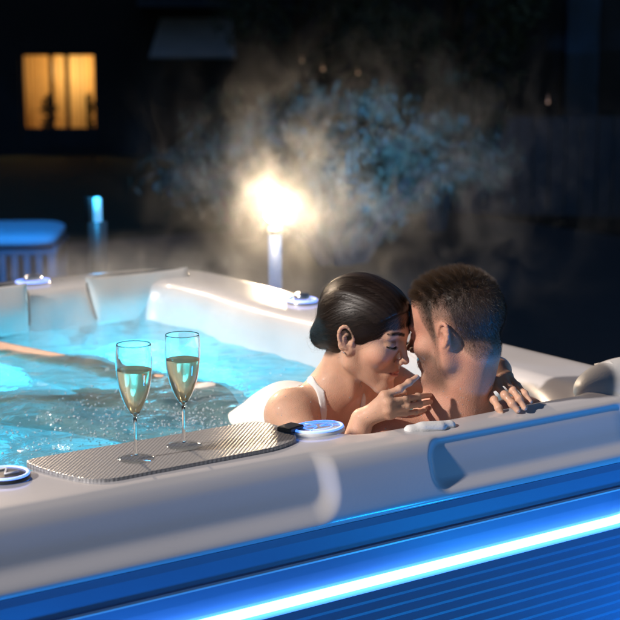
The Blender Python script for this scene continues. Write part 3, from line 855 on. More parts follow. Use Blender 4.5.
# ---------------------------------------------------------------- the woman
wT = at(365.5, 331, 3.17)
th = R_(27); pt = R_(13)
wf = CR*math.cos(th)-awy*math.sin(th); wf = wf*math.cos(pt)-np.array([0, 0, 1])*math.sin(pt)
wR = frame(wf, np.array([0, 0, 1.0]), R_(0))
wops = head_ops(wT, wR, True)
gw = lambda *p: wT+wR@np.array(p, float)
NBw = np.array([.600, .215, .022]); RSw = np.array([.478, .215, -.022]); LSw = np.array([.765, .235, -.005])
body = [U_(gw(-.030, 0, -.050), NBw+np.array([0, 0, .01]), .042, .046, .02),
        U_(gw(.0, -.030, -.055), NBw+np.array([.01, -.05, -.01]), .010, .009, .025),
        U_(NBw+np.array([0, .0, -.010]), RSw+np.array([.030, 0, .012]), .034, .034, .045), U_(NBw+np.array([0, .0, -.010]), LSw+np.array([-.03, 0, .010]), .034, .034, .045),
        U_(RSw, RSw, .047, .047, .035), U_(LSw, LSw, .047, .047, .035)]
up_ = np.array([.03, .26, -.10])
body += [('u', ell(NBw+np.array([.010, .055, -.085]), (.142, .095, .080)), .05), ('u', ell(NBw+np.array([.02, .17, -.135]), (.125, .13, .066)), .05),
         U_(NBw+np.array([.01, .20, -.12]), (.625, .66, -.22), .088, .078, .05), ('u', ell((.635, .86, -.255), (.155, .13, .095)), .06),
         U_(NBw+np.array([-.055, .0, -.14]), NBw+np.array([-.055, .02, -.14]), .055, .05, .03), U_(NBw+np.array([.07, .0, -.14]), NBw+np.array([.07, .02, -.14]), .055, .05, .03)]
EL_ = np.array([.487, .035, -.150]); WR_ = at(362, 419.5, 3.045)
body += [U_(RSw+np.array([0, -.005, 0]), EL_, .044, .034, .03), U_(EL_, WR_, .036, .0235, .015)]
# legs float out behind her
legs = []
for h, kn, an, to in (((.575, .90, -.20), (.42, 1.06, -.19), (.14, 1.22, -.165), (.0, 1.32, -.19)), ((.700, .92, -.20), (.60, 1.38, -.18), (.42, 1.70, -.130), (.28, 1.80, -.16))):
    legs += [U_(h, kn, .080, .052, .05), U_(kn, an, .052, .033, .02), U_(an, to, .030, .020, .02)]
# right hand on his neck: joints read as image position + distance
Q = lambda x, y, t: at(x, y, t)
w = WR_
K = [Q(384, 395.5, 3.015), Q(388, 403, 3.010), Q(388.5, 409.8, 3.012), Q(390, 415, 3.020)]
Fg = [[Q(399.7, 388.9, 3.022), Q(409, 382.6, 3.035), Q(416.8, 377, 3.048)], [Q(404.5, 399.2, 3.010), Q(417.5, 396.9, 3.022), Q(429.5, 395, 3.040)],
      [Q(407, 406.6, 3.012), Q(419.5, 404.2, 3.022), Q(430.5, 401.8, 3.038)], [Q(405, 413.2, 3.022), Q(415.5, 412, 3.026), Q(425, 409.8, 3.036)]]
Th = [Q(368, 411, 3.06), Q(382, 400, 3.07), Q(394, 394, 3.08), Q(404, 392, 3.085)]
def on_skin(p, r):   # slide a fingertip along the line of the finger's reach until it rests on his skin
    d = np.array(p)-CAM; t0 = 1.0; ts = np.linspace(-.03, .12, 120)/np.linalg.norm(d); P_ = CAM+d*(1+ts)[:, None]; v = sdf(allm, P_)-r
    k_ = np.nonzero(v < 0)[0]; return P_[k_[0]] if len(k_) else np.array(p)
for js in Fg:
    old = js[-1]; new = on_skin(old, .0050); dl = new-old; js[-1] = new; js[-2] = js[-2]+dl*.55; js[-3] = js[-3]+dl*.22; print('tip moved', np.linalg.norm(dl))
rh = hand_ops(w, K, Fg, Th, .0074, .0120)
# left hand over his right shoulder
w2 = Q(500, 369, 3.215)
K2 = [Q(487.5, 390, 3.145), Q(495.5, 383.5, 3.150), Q(503, 378.5, 3.160), Q(508.5, 376, 3.175)]
F2 = [[Q(494, 400, 3.115), Q(498.5, 408, 3.100), Q(501.5, 413.5, 3.095)], [Q(505, 395.5, 3.115), Q(512, 404, 3.100), Q(517.5, 410.5, 3.095)],
      [Q(512.5, 390, 3.125), Q(519, 399, 3.108), Q(524.5, 408, 3.100)], [Q(517.5, 385.5, 3.145), Q(525, 393.5, 3.13), Q(530.5, 401.5, 3.12)]]
T2_ = [Q(492, 379, 3.20), Q(485, 393, 3.165), Q(482.5, 404, 3.145), Q(481, 415, 3.13)]
lh = hand_ops(w2, K2, F2, T2_, .0078, .0125)
LEw = np.array([.93, .22, -.06])
body += [U_(LSw, LEw, .043, .034, .03), U_(LEw, w2, .034, .0225, .015)]
allw = wops+body+legs+rh+lh
Vw, Qw, nfw = merge_levels(allw, .0021, .008, ((.3, -.2, -.30), (-.2, -.1, -.40)), ((1.15, .62, .40), (1.3, 2.1, .2)), lambda P: np.minimum(.30-P[:, 1]+.0*P[:, 0], P[:, 2]+.20))
Lw = (Vw-wT)@wR/.955
def woman_colour(V, L):
    n = len(V); base = np.tile([.69, .405, .275], (n, 1)); head = (np.linalg.norm(L, axis=1) < .15)
    ch = np.exp(-(((L[:, 0]-.06)/.03)**2+((np.abs(L[:, 1])-.045)/.022)**2+((L[:, 2]+.035)/.02)**2))*head; base[:, 1:] *= (1-.22*ch)[:, None]
    lz = L[:, 2]+.0680; inl = (np.abs(L[:, 1]) < .0235) & (L[:, 0] > .078) & (L[:, 0] < .1)
    bound = .0075*(1-(L[:, 1]/.025)**2)
    lip = smooth_step(.0015, -.0010, np.abs(lz)-bound)*inl*head
    base = base*(1-lip[:, None]*.85)+np.array([.42, .085, .075])*lip[:, None]*.85
    sh = np.exp(-(((np.abs(L[:, 1])-.032)/.018)**2+((L[:, 2]-.0065)/.0075)**2)**1.5)*(L[:, 0] > .06)*head; base *= (1-.72*sh)[:, None]
    bw = smooth_step(.0050, .0022, np.abs(L[:, 2]-.0275+6*(np.abs(L[:, 1])-.036)**2))*smooth_step(.054, .046, np.abs(L[:, 1]))*smooth_step(.010, .015, np.abs(L[:, 1]))*(L[:, 0] > .05)*head; base = base*(1-.8*bw[:, None])+np.array([.03, .02, .015])*.8*bw[:, None]
    for pts, rr in ((Fg, .0056), (F2, .0056)):
        for js in pts:
            a, b = np.array(js[-2]), np.array(js[-1]); dd = (b-a)/np.linalg.norm(b-a); tc_ = b+dd*.0030; dorsal = -CF
            c = tc_+dorsal*.0045; m_ = smooth_step(rr, rr*.75, np.linalg.norm(V-c, axis=1)); base = base*(1-m_[:, None]*.5)+np.array([.80, .60, .54])*m_[:, None]*.5
    hz_ = smooth_step(-.012, .004, L[:, 2]-wline(L[:, 0], 0))*head*(np.abs(L[:, 1]) < .0775); base = base*(1-.85*hz_[:, None])+np.array([.03, .018, .012])*.85*hz_[:, None]  # painted scalp shadow: skin darkens into hair colour at the hairline
    return np.clip(base, 0, 1)
def wline(x, y):   # hairline height in head space
    return np.interp(x, [-.12, -.075, -.050, -.034, -.024, -.012, .0, .014, .026, .040, .056, .072, .086, .10], [-.075, -.072, -.064, -.050, -.020, .012, .022, .012, .004, .022, .046, .062, .072, .078])
woman = mesh('person', Vw, Qw, M['skin'], None, True, col=woman_colour(Vw, Lw))
tag(woman, 'dark haired woman with a low bun and white swimsuit, eyes closed, hands on the man', 'person')
nw = normals(Vw, Qw)
print('woman verts', len(Vw))
# hair: smooth drawn back cap and low bun
fh = .955
hg = lambda *p: wT+wR@(np.array(p)*fh)
hops = [('u', ell(hg(-.018, 0, .036), np.array((.101, .082, .090))*fh, wR), .01), ('u', ell(hg(.028, 0, .050), np.array((.062, .066, .056))*fh, wR), .03),
        ('u', ell(hg(-.044, 0, -.014), np.array((.056, .064, .052))*fh, wR), .03)]
bun_c = np.array([-.094, .0, -.034])
bun = [('u', ell(hg(*bun_c), np.array((.031, .044, .037))*fh, wR), .004)]
def wline(x, y):   # hairline height in head space
    return np.interp(x, [-.12, -.075, -.050, -.034, -.024, -.012, .0, .014, .026, .040, .056, .072, .086, .10], [-.075, -.072, -.064, -.050, -.020, .012, .022, .012, .004, .022, .046, .062, .072, .078])
def cut(P, D):
    L = (P-wT)@wR/fh
    hlz = wline(L[:, 0], L[:, 1])
    front = (L[:, 0]-.066)+ .0*L[:, 2]
    c = (hlz-L[:, 2])*.62
    return np.where(L[:, 0] < -.075, D, -smin(-D, -c, .006))
Vh, Qh = sculpt(hops, .0024, wT-.2, wT+.2, extra=cut)
Vb, Qb = sculpt(bun, .0024, wT-.2, wT+.2)
Vh = smooth_mesh(Vh, Qh, 2); 
# strand direction field: strands sweep from the hairline back to the bun
BC = hg(*bun_c)
def strand_bumps(V, Q, amp, fr_, spiral=0):
    L = (V-wT)@wR/fh; a = L-bun_c; ang = np.arctan2(a[:, 1], a[:, 2]+.02*0); nn = normals(V, Q)
    r = np.linalg.norm(a, axis=1)
    s = 0
    for f_, w_, p_ in ((fr_, 1, 0), (fr_*2.3, .6, 1.3), (fr_*.37, 1.2, 2.1), (fr_*4.7, .35, .4)): s = s+w_*np.sin(ang*f_+p_+spiral*r*40+np.sin(r*30+p_)*.6)
    return V+nn*(s*amp)[:, None]
Vh = strand_bumps(Vh, Qh, .00042, 34); Vb = strand_bumps(Vb, Qb, .0006, 9, 1.4)
hairobj = mesh('hair', np.vstack([Vh, Vb]), np.vstack([Qh, Qb+len(Vh)]), M['hair_dark'], woman, True)
def strands(n, name, off, wdt, loose=0):
    # great-circle paths over the cap towards the bun
    L = (Vh-wT)@wR/fh; ok = np.nonzero((L[:, 2]-wline(L[:, 0], 0) > -.004) & (L[:, 0] > -.07))[0]; edge = ok[(L[ok, 2]-wline(L[ok, 0], 0)) < .012]
    st = np.concatenate([rng.choice(ok, n-n//3), rng.choice(edge, n//3)]); s0 = L[st]+rng.normal(0, .0022, (n, 3)); c0 = np.array([-.02, 0, .02]); K = 9
    e = bun_c-c0+rng.normal(0, 1, (n, 3))*np.array([.005, .020, .018])
    a = s0-c0; la = np.linalg.norm(a, axis=1); le = np.linalg.norm(e, axis=1)
    ua = a/la[:, None]; ue = e/le[:, None]; om = np.arccos(np.clip((ua*ue).sum(1), -1, 1)); pts = []
    off_ = np.abs(rng.normal(0, off, n))
    for k in range(K):
        t = k/(K-1); dirv = (np.sin((1-t)*om)[:, None]*ua+np.sin(t*om)[:, None]*ue)/np.maximum(np.sin(om), 1e-3)[:, None]
        dirv /= np.linalg.norm(dirv, axis=1)[:, None]
        r = np.full(n, .13)
        for _ in range(14):
            Pw = wT+(c0+dirv*r[:, None])*fh@wR.T; r = r-sdf(hops+bun, Pw)*.8
        lift = off_*math.sin(math.pi*min(1, t*1.05))*(1+loose*rng.random(n))
        pts.append(wT+((c0+dirv*(r+lift+.0002)[:, None])*fh)@wR.T)
    pts = np.stack(pts, 1); V = []
    tang = np.gradient(pts, axis=1); nrm = pts-(wT+(c0*fh)@wR.T); side = np.cross(tang, nrm); side /= np.maximum(np.linalg.norm(side, axis=2), 1e-9)[:, :, None]
    tp = (1-np.abs(np.linspace(-1, 1, K))**4)[None, :, None]*wdt/2+.00003
    V = np.stack([pts-side*tp, pts+side*tp], 2).reshape(-1, 3); base = np.arange(n)[:, None]*2*K
    F = np.concatenate([base+np.array([2*k, 2*k+1, 2*k+3, 2*k+2]) for k in range(K-1)])
    return mesh(name, V, F, M['hair_dark_strand' if loose else 'hair_dark'], woman, True)
strands(6500, 'hair_strands', .0007, .00048); strands(420, 'flyaway_hair', .0030, .00028, 1.5)
# baby hair round the bun
n = 260; k = rng.choice(len(Vb), n); nb_ = normals(Vb, Qb)[k]; d = nb_*.5+rng.normal(0, .6, (n, 3)); d /= np.linalg.norm(d, axis=1)[:, None]
ribbons('bun_hair', Vb[k], d, rng.uniform(.004, .014, n), .0003, M['hair_dark'], woman, np.tile([[0, 0, -.4]], (n, 1)), 3)
# eyebrows, eyelashes
ey = np.nonzero((np.abs(np.abs(Lw[:, 1])-.032) < .021) & (np.abs(Lw[:, 2]-.0275+6*(np.abs(Lw[:, 1])-.036)**2) < .0032*(1.25-np.abs(np.abs(Lw[:, 1])-.024)/.03)) & (Lw[:, 0] > .055))[0]
k = np.repeat(ey, 3); sg = np.sign(Lw[k, 1])[:, None]
d = nw[k]*.25+(wR@np.array([-.25, 1, .15]))[None, :]*1.0; d = nw[k]*.25+(np.array([[-.25, 1, .1]])*np.hstack([np.ones((len(k), 1)), sg, np.ones((len(k), 1))]))@wR.T+rng.normal(0, .1, (len(k), 3)); d /= np.linalg.norm(d, axis=1)[:, None]
for q_ in (1, -1):
    e_ = Lw[k, 1]*q_ > 0
    if e_.any(): ribbons('eyebrow', Vw[k][e_]+rng.normal(0, .0006, (e_.sum(), 3)), d[e_], rng.uniform(.004, .007, e_.sum()), .0006, M['lash'], woman)
for sy in (1, -1):
    c = np.array([.0735, sy*.031, .002]); n = 130; t = np.linspace(-1, 1, n)
    lat = t*.0155; dz = -.0058-.0022*(1-t*t)
    q = np.stack([np.zeros(n), lat*1.0, dz], 1); q[:, 0] = .0145*np.sqrt(np.clip(1-(lat/.0165)**2-(dz/.0125)**2, .01, 1))
    root = wT+((c+q)*fh)@wR.T; d = np.stack([np.ones(n)*.8, sy*np.abs(t)*0+t*.5, -.55*np.ones(n)], 1)+rng.normal(0, .08, (n, 3)); d = d@wR.T; d /= np.linalg.norm(d, axis=1)[:, None]
    ribbons('eyelashes', root, d, rng.uniform(.008, .012, n), .0010, M['lash'], woman, np.tile(wR@np.array([0, 0, .45]), (n, 1)), 3)
    mbl = MB(); mbl.tube([tuple(p) for p in root[::6]], .0015, 6); mbl.build('lash_line', M['lash'], woman, True)
# earring
mbe = MB(); p = wT+wR@(np.array([-.006, -.079, -.038])*fh)
mbe.lathe([(.0006, -.0022), (.0020, -.001), (.0022, .0008), (.0006, .0022)], tuple(p), 10); p2 = wT+wR@(np.array([-.008, -.078, -.030])*fh)
mbe.build('earring', M['silver'], woman, True)
# swimsuit: a thin cloth over the torso
tors = [o for o in body]+legs
sleeve = [cap(NBw+np.array([-.075, .075, .02]), NBw+np.array([-.062, .02, .03]), .0095), cap(NBw+np.array([-.062, .02, .03]), NBw+np.array([-.060, -.03, .0]), .0090),
          cap(NBw+np.array([-.060, -.03, .0]), NBw+np.array([-.062, -.055, -.09]), .0095),
          cap(NBw+np.array([.075, .09, .02]), NBw+np.array([.060, .01, .03]), .0095), cap(NBw+np.array([.060, .01, .03]), NBw+np.array([.040, -.04, -.02]), .0090), cap(NBw+np.array([.040, -.04, -.02]), NBw+np.array([.05, -.06, -.1]), .0095)]
def suit_cut(P, D):
    D = np.where(D > .2, .2, D)
    shell_ = np.maximum(D-.0030, -(D+.0015))
    # strap region
    reg = np.full(len(P), .5)
    for c in sleeve: reg = np.minimum(reg, c.fn(P)-.0)
    y = P[:, 1]-NBw[1]; xx = P[:, 0]-NBw[0]
    # back panel: starts behind the shoulder blades, narrows to the straps
    back = np.maximum(.075+.35*np.maximum(0, .10-np.abs(np.abs(xx)-.07)*1.0)*0-y, y-.72)
    back = np.maximum(back, np.abs(xx-.02)-.135)
    front = np.maximum(P[:, 2]-(NBw[2]-.085), y-.72)
    front = np.maximum(front, np.abs(xx-.0)-.118); 
    reg = np.minimum(reg, np.minimum(back, front))
    leg = np.maximum(reg, -(np.linalg.norm((P-np.array([.50, .99, -.16])), axis=1)-.105))
    return np.maximum(shell_, leg)
tb = [o for o in body if not (o[1].c[0] < .46 and False)]
tb2 = [body[i] for i in range(len(body)) if i not in (len(body)-1, len(body)-2, len(body)-3, len(body)-4)]+legs
Vs, Qs = sculpt(tb2, .0026, (.35, .08, -.32), (.90, 1.05, .10), extra=suit_cut)
suit = mesh('swimsuit', smooth_mesh(Vs, Qs, 1), Qs, M['lips_white'], woman, True)
# wristband
wd = (w2-LEw); wd /= np.linalg.norm(wd); a = np.cross(wd, [0, 0, 1]); a /= np.linalg.norm(a); b_ = np.cross(wd, a)
mbw = MB()
for off in (-.012, -.004):
    c = w2+wd*off; mbw.tube([tuple(c+(a*math.cos(t)+b_*math.sin(t))*.0262) for t in np.linspace(0, 2*math.pi, 32)[:-1]], .0042, 8, True)
mbw.build('wristband', M['lips_white'], woman, True)
# white rolled towel on the rim behind his shoulder
ops = [('u', cap(at(410, 431, 2.96), at(440, 428.5, 2.98), .013, .011), .01), ('u', cap(at(422, 428, 2.97), at(450, 426, 3.0), .012, .012), .01)]
V, Qq = sculpt(ops, .004, (.3, -.4, -.2), (1.1, .3, .2)); c = V.mean(0)
V = V+normals(V, Qq)*(.0001*np.sin(V[:, 0]*260+V[:, 2]*190)*np.sin(V[:, 1]*210))[:, None]
tw = mesh('towel', V, Qq, M['towel'], None, True); tag(tw, 'small rolled white towel on the tub rim below the man\'s neck', 'towel')

def skin_drops(V, nn, sel, n, par, seed):
    r2 = np.random.default_rng(seed); ids = np.nonzero(sel)[0]; ids = r2.choice(ids, min(n, len(ids)), replace=False); mb = MB()
    for i in ids:
        r = abs(r2.normal(.0006, .0004))+.0003; nrm = Vector(nn[i]); q = nrm.to_track_quat('Z', 'Y').to_matrix(); c = Vector(V[i])
        P = []; F = []; k = 7
        for rr, zz in ((1, -.1), (.9, .35), (.5, .62)):
            for j in range(k): a = 2*math.pi*j/k; P.append(c+q@Vector((r*rr*math.cos(a), r*rr*math.sin(a), r*zz)))
        for l_ in range(2):
            for j in range(k): F.append((l_*k+j, l_*k+(j+1) % k, (l_+1)*k+(j+1) % k, (l_+1)*k+j))
        F.append(tuple(2*k+j for j in range(k))); mb.add(P, F)
    o = mb.build('water_droplets', M['drop'], par, True); o['kind'] = 'stuff'
skin_drops(Vw, nw, (np.linalg.norm(Lw, axis=1) > .13) & (Vw[:, 2] > -.10) & (nw@(-CF) > .1), 200, woman, 1)
skin_drops(Vm, nm, (np.linalg.norm(Lm, axis=1) > .13) & (Vm[:, 2] > -.08) & (nm@(-CF) > .1), 130, man, 2)

# ================================================================== SURROUNDINGS
mb = MB()
mb.box((1.5, 3.0, GZ-.05), (14, 12.5, .1)); o = mb.build('terrace', M['deck']); tag(o, kind='structure')
V = [(-60, -60, GZ-.35), (90, -60, GZ-.35), (90, 90, GZ-.35), (-60, 90, GZ-.35)]
o = mesh('lawn', V, [(0, 1, 2, 3)], M['lawn'], smooth=False); tag(o, kind='structure')
GL = GZ-.35
def fr_at(px, py, t):   # a local frame that faces the camera heading, placed at a distance
    return Vector(at(px, py, t))
HD = math.atan2(CF[1], CF[0])-math.pi/2       # facades stand square to the garden axis

# --- house with lit french window
T = 27.0
hc = at(59, 100, T); house = empty('house', (hc[0], hc[1], GL), HD)
tag(house, 'dark house wall with a lit french window glowing yellow at night', 'house')
def loc(px, py, t=T):   # local coordinates in the facade plane
    p = at(px, py, t)-np.array([hc[0], hc[1], GL]); c, s = math.cos(-HD), math.sin(-HD)
    return (p[0]*c-p[1]*s, p[2])
x0, z1 = loc(20, 52); x1, z0 = loc(98, 158)
wl, _ = loc(-120, 100); wr, _ = loc(475, 100); top = 5.6
mb = MB(); d = .3
z0 = max(z0, .15)
mb.box(((wl+x0)/2, d/2, top/2), (x0-wl, d, top)); mb.box(((wr+x1)/2, d/2, top/2), (wr-x1, d, top))
mb.box(((x0+x1)/2, d/2, (top+z1)/2), (x1-x0-.004, d, top-z1)); mb.box(((x0+x1)/2, d/2, z0/2), (x1-x0-.004, d, z0))
mb.build('wall', M['wall'], house)
mb = MB(); mb.box(((wl+wr)/2, .3, top+.15), (wr-wl+.6, 1.4, .3)); mb.build('roof', M['wood'], house)
# french window
w = x1-x0; h = z1-z0; mb = MB()
for fx in (x0+.04, x0+w*.40, x0+w*.60, x1-.04): mb.box((fx, .10, (z0+z1)/2), (.075 if fx not in (x0+.04, x1-.04) else .06, .06, h))
mb.box(((x0+x1)/2, .105, z1-.03), (w, .05, .06)); mb.box(((x0+x1)/2, .105, z0+.08), (w, .05, .16))
win = mb.build('french_window', M['frame'], house)
mb = MB(); mb.box(((x0+x1)/2, .13, z0+h*.10), (w-.02, .03, h*.20)); mb.build('door_panel', M['frame'], win)
mt, nt, b = mat('lit_curtain')
tc = N(nt, 'ShaderNodeTexCoord'); mp = N(nt, 'ShaderNodeMapping'); mp.inputs['Scale'].default_value = (5, 1, .7)
no = N(nt, 'ShaderNodeTexNoise'); no.inputs['Scale'].default_value = 1.3; no.inputs['Detail'].default_value = 4
nt.links.new(tc.outputs['Object'], mp.inputs['Vector']); nt.links.new(mp.outputs['Vector'], no.inputs['Vector'])
b.inputs['Base Color'].default_value = (.5, .32, .12, 1); b.inputs['Roughness'].default_value = .9
tl = N(nt, 'ShaderNodeBsdfTranslucent'); tl.inputs['Color'].default_value = (.9, .75, .45, 1); mxs = N(nt, 'ShaderNodeMixShader'); mxs.inputs[0].default_value = .6
nt.links.new(b.outputs[0], mxs.inputs[1]); nt.links.new(tl.outputs[0], mxs.inputs[2]); nt.links.new(mxs.outputs[0], nt.nodes['Material Output'].inputs['Surface'])
M['curtain'] = mt
# the room behind it: a shallow lit interior
mb = MB()
mb.box(((x0+x1)/2, 1.5, h/2+z0), (w+2.4, .05, h+1.2)); mb.box((x0-1.2, 1.35, h/2+z0), (.05, 2.1, h+1.2)); mb.box((x1+1.2, 1.35, h/2+z0), (.05, 2.1, h+1.2))
mb.box(((x0+x1)/2, 1.35, z1+.3), (w+2.4, 2.15, .05)); mb.box(((x0+x1)/2, 1.35, z0-.03), (w+2.4, 2.15, .05))
mb.build('room_interior', simple('room_wall', (.6, .40, .17), .8), house)
for cx, cw in ((x0+.12, .14), (x0+w*.5, .12), (x1-.42, .30)):
    mb = MB(); V = []; F = []; n = 40
    for i in range(n+1):
        u = i/n; yy = .26+.035*math.sin(u*cw*90); V += [(cx-cw/2+u*cw, yy, z0+.1), (cx-cw/2+u*cw, yy, z1-.05)]
    F = [(2*i, 2*i+2, 2*i+3, 2*i+1) for i in range(n)]
    mb.add(V, F); mb.build('curtain', M['curtain'], win, True)
# indoor plants silhouetted against the glow
for pk, (bx, lab) in enumerate(((x0+.42, 'leafy indoor plant silhouetted at the left side of the lit window'), (x1-.28, 'leafy indoor plant silhouetted at the right side of the lit window'))):
    mb = MB(); r2 = np.random.default_rng(11+pk); mb.tube([(bx, .55, z0+.0), (bx+.02, .55, z0+.4), (bx, .55, z0+.8)], .018)
    for k in range(130):
        t = r2.uniform(.15, .85); st = Vector((bx, .55, z0+t)); a = r2.uniform(0, 6.28); el = r2.uniform(-.3, 1.1); L_ = r2.uniform(.08, .24)
        dv_ = Vector((math.cos(a)*math.cos(el), math.sin(a)*.4, math.sin(el))); sd = dv_.cross(Vector((0, 1, 0))); sd = (sd.normalized() if sd.length > .1 else Vector((1, 0, 0)))*.022
        mb.add([st, st+dv_*L_*.55-sd, st+dv_*L_, st+dv_*L_*.55+sd], [(0, 1, 2, 3)])
    hp = mb.build('houseplant', M['leaf']); hp.location = (hc[0], hc[1], GL); hp.rotation_euler = (0, 0, HD); tag(hp, lab, 'plant')
l = bpy.data.lights.new('room_light', 'POINT'); l.energy = 42; l.color = (1, .66, .28); l.shadow_soft_size = .2
lo = bpy.data.objects.new('room_light', l); link(lo); lo.parent = house; lo.location = ((x0+x1)/2+.1, .8, z1-.35)
# awning over the terrace door and the balcony above
a0, az1 = loc(163, 18); a1, az0 = loc(238, 56)
mb = MB(); mb.add([(a0, -.15, az1), (a1-.1, -.15, az1), (a1+.02, -1.1, az0), (a0-.12, -1.1, az0), (a0, -.13, az1-.03), (a1-.1, -.13, az1-.03), (a1+.02, -1.08, az0-.03), (a0-.12, -1.08, az0-.03)],
    [(0, 1, 2, 3), (7, 6, 5, 4), (0, 4, 5, 1), (1, 5, 6, 2), (2, 6, 7, 3), (3, 7, 4, 0)])
aw = mb.build('awning', M['awning'], house)
mb = MB(); b0, bz = loc(160, 4); b1, _ = loc(236, 4)
mb.box(((b0+b1)/2, -.6, bz-.02), (b1-b0+.5, 1.2, .12)); 
for k in range(9): mb.box((b0-.2+(b1-b0+.4)*k/8, -1.15, bz+.45), (.04, .04, .9))
mb.box(((b0+b1)/2, -1.15, bz+.9), (b1-b0+.5, .06, .05)); mb.build('balcony', M['wallblue'], house)
for bx in (170, 215):
    q, _ = loc(bx, 8); mb = MB(); mb.box((q, -.02, z0+3.2), (1.1, .05, 1.5)); mb.build('shutter', M['frame'], house)

# --- second building on the right with two pale pilasters
T2 = 20.0
bc = at(560, 150, T2); bld = empty('garden_building', (bc[0], bc[1], GL), HD)
tag(bld, 'dark garden building with bluish pillars at the right', 'building')
def loc2(px, py): 
    p = at(px, py, T2)-np.array([bc[0], bc[1], GL]); c, s = math.cos(-HD), math.sin(-HD); return (p[0]*c-p[1]*s, p[2])
q0, _ = loc2(452, 0); q1, _ = loc2(800, 0)
mb = MB(); mb.box(((q0+q1)/2, .2, 2.2), (q1-q0, .3, 4.4)); mb.build('wall', M['wall'], bld)
for pa, pb in ((462, 500), (560, 592), (700, 740)):
    u0, _ = loc2(pa, 0); u1, _ = loc2(pb, 0); mb = MB(); mb.box(((u0+u1)/2, -.12, 2.2), (u1-u0, .3, 4.4)); mb.build('pillar', M['wallblue'], bld, bevel=.02)
mb = MB(); mb.box(((q0+q1)/2, -.1, 4.55), (q1-q0+.6, 1.3, .3)); mb.build('roof', M['wood'], bld)
# fence of boards in front
T3 = 15.0; fc = at(545, 150, T3); fe = empty('fence', (fc[0], fc[1], GL), HD)
tag(fe, 'low dark board fence before the building at the right', 'fence')
mb = MB(); zf = at(545, 116, T3)[2]-GL
for k in range(40): mb.box((-1.0+k*.16, 0, zf/2), (.145, .025, zf))
mb.box((2.1, .03, zf*.25), (6.4, .04, .09)); mb.box((2.1, .03, zf*.8), (6.4, .04, .09)); mb.build('board_panel', M['wood'], fe)
for k in range(4):
    mb = MB(); mb.box((-1.05+k*2.1, .04, zf/2+.02), (.09, .09, zf+.04)); mb.build('post', M['wood'], fe)

# the wing is unseen, added left of frame to keep sun off the garden
mb = MB(); mb.box((-6.0, 2.45+14, 12.5+GL), (1.2, 28, 25)); o = mb.build('wall', M['wall']); blocker = empty('sun_blocker', (-6.0, 16.35, GL)); o.parent = blocker; o.matrix_parent_inverse = Matrix.Translation((6.0, -16.35, -GL))
tag(blocker, 'tall unseen wing along the left side of the garden', 'house')
for k in range(5):
    mb = MB(); mb.box((.62, -9.5+k*5, 2.2), (.06, 1.3, 1.5)); w_ = mb.build('window', M['frame'], blocker)
mb = MB(); mb.box((0, 1.4, 25.1), (2, 27.4, .3)); mb.build('roof', M['wood'], blocker)
# --- trees and shrubs
def leaves(mb, c, r, n, size, rg, droop=.3):
    for _ in range(n):
        d = rg.normal(size=3); d /= np.linalg.norm(d); rad = rg.random()**.4
        p = Vector((c[0]+d[0]*r[0]*rad, c[1]+d[1]*r[1]*rad, c[2]+d[2]*r[2]*rad))
        a = Vector(rg.normal(size=3)).normalized(); a.z -= droop; a.normalize(); b = a.cross(Vector(rg.normal(size=3))).normalized()
        s = size*rg.uniform(.6, 1.3); u = a*s; v = b*s*.3
        mb.add([p-u, p-v, p+u, p+v], [(0, 1, 2, 3)])
def arch_shrub(base, H, W, label, seed, nst=46, nl=30, size=.05):
    rg = np.random.default_rng(seed); e = empty('shrub', base); tag(e, label, 'shrub', 'shrubs in the garden behind the tub')
    st = MB(); lf = MB()
    for k in range(nst):
        a = rg.uniform(0, 2*math.pi); rr = rg.uniform(.2, 1)*W; hh = H*rg.uniform(.75, 1.08)*(1-.25*(rr/W)**2)
        pts = []
        for t in np.linspace(0, 1, 8):
            pts.append(Vector((math.cos(a)*rr*t**1.2, math.sin(a)*rr*.6*t**1.2, hh*math.sin(t*math.pi*.62)/math.sin(.5*math.pi))))
        st.tube(pts, [.014*(1-.8*t)+.002 for t in np.linspace(0, 1, 8)], 5)
        for p, q in zip(pts[2:-1], pts[3:]):
            for _ in range(nl//5):
                t = rg.random(); c = p.lerp(q, t)+Vector(rg.normal(0, .05, 3)); dn = Vector((rg.normal(0, .5), rg.normal(0, .5), -1)).normalized()
                s = size*rg.uniform(.6, 1.4); b = dn.cross(Vector(rg.normal(size=3))).normalized()*s*.25
                lf.add([c, c+dn*s*.6-b, c+dn*s*1.6, c+dn*s*.6+b], [(0, 1, 2, 3)])
    st.build('stem', M['bark'], e); lf.build('foliage', M['leaf'], e)
    return e
p1 = at(345, 150, 11.5); arch_shrub((p1[0], p1[1], GL), 1.60, 1.65, 'wide arching shrub lit blue behind the steam', 1, 190, 130, .036)
p2 = at(440, 130, 13.5); arch_shrub((p2[0], p2[1], GL), 1.75, .75, 'smaller arching shrub beside the blue lit one toward the dark pillars', 2, 60, 60, .06)
p3 = at(245, 200, 13); arch_shrub((p3[0], p3[1], GL), 1.55, 1.0, 'low dark shrub behind the bright garden lamp', 5, 50, 50, .06)
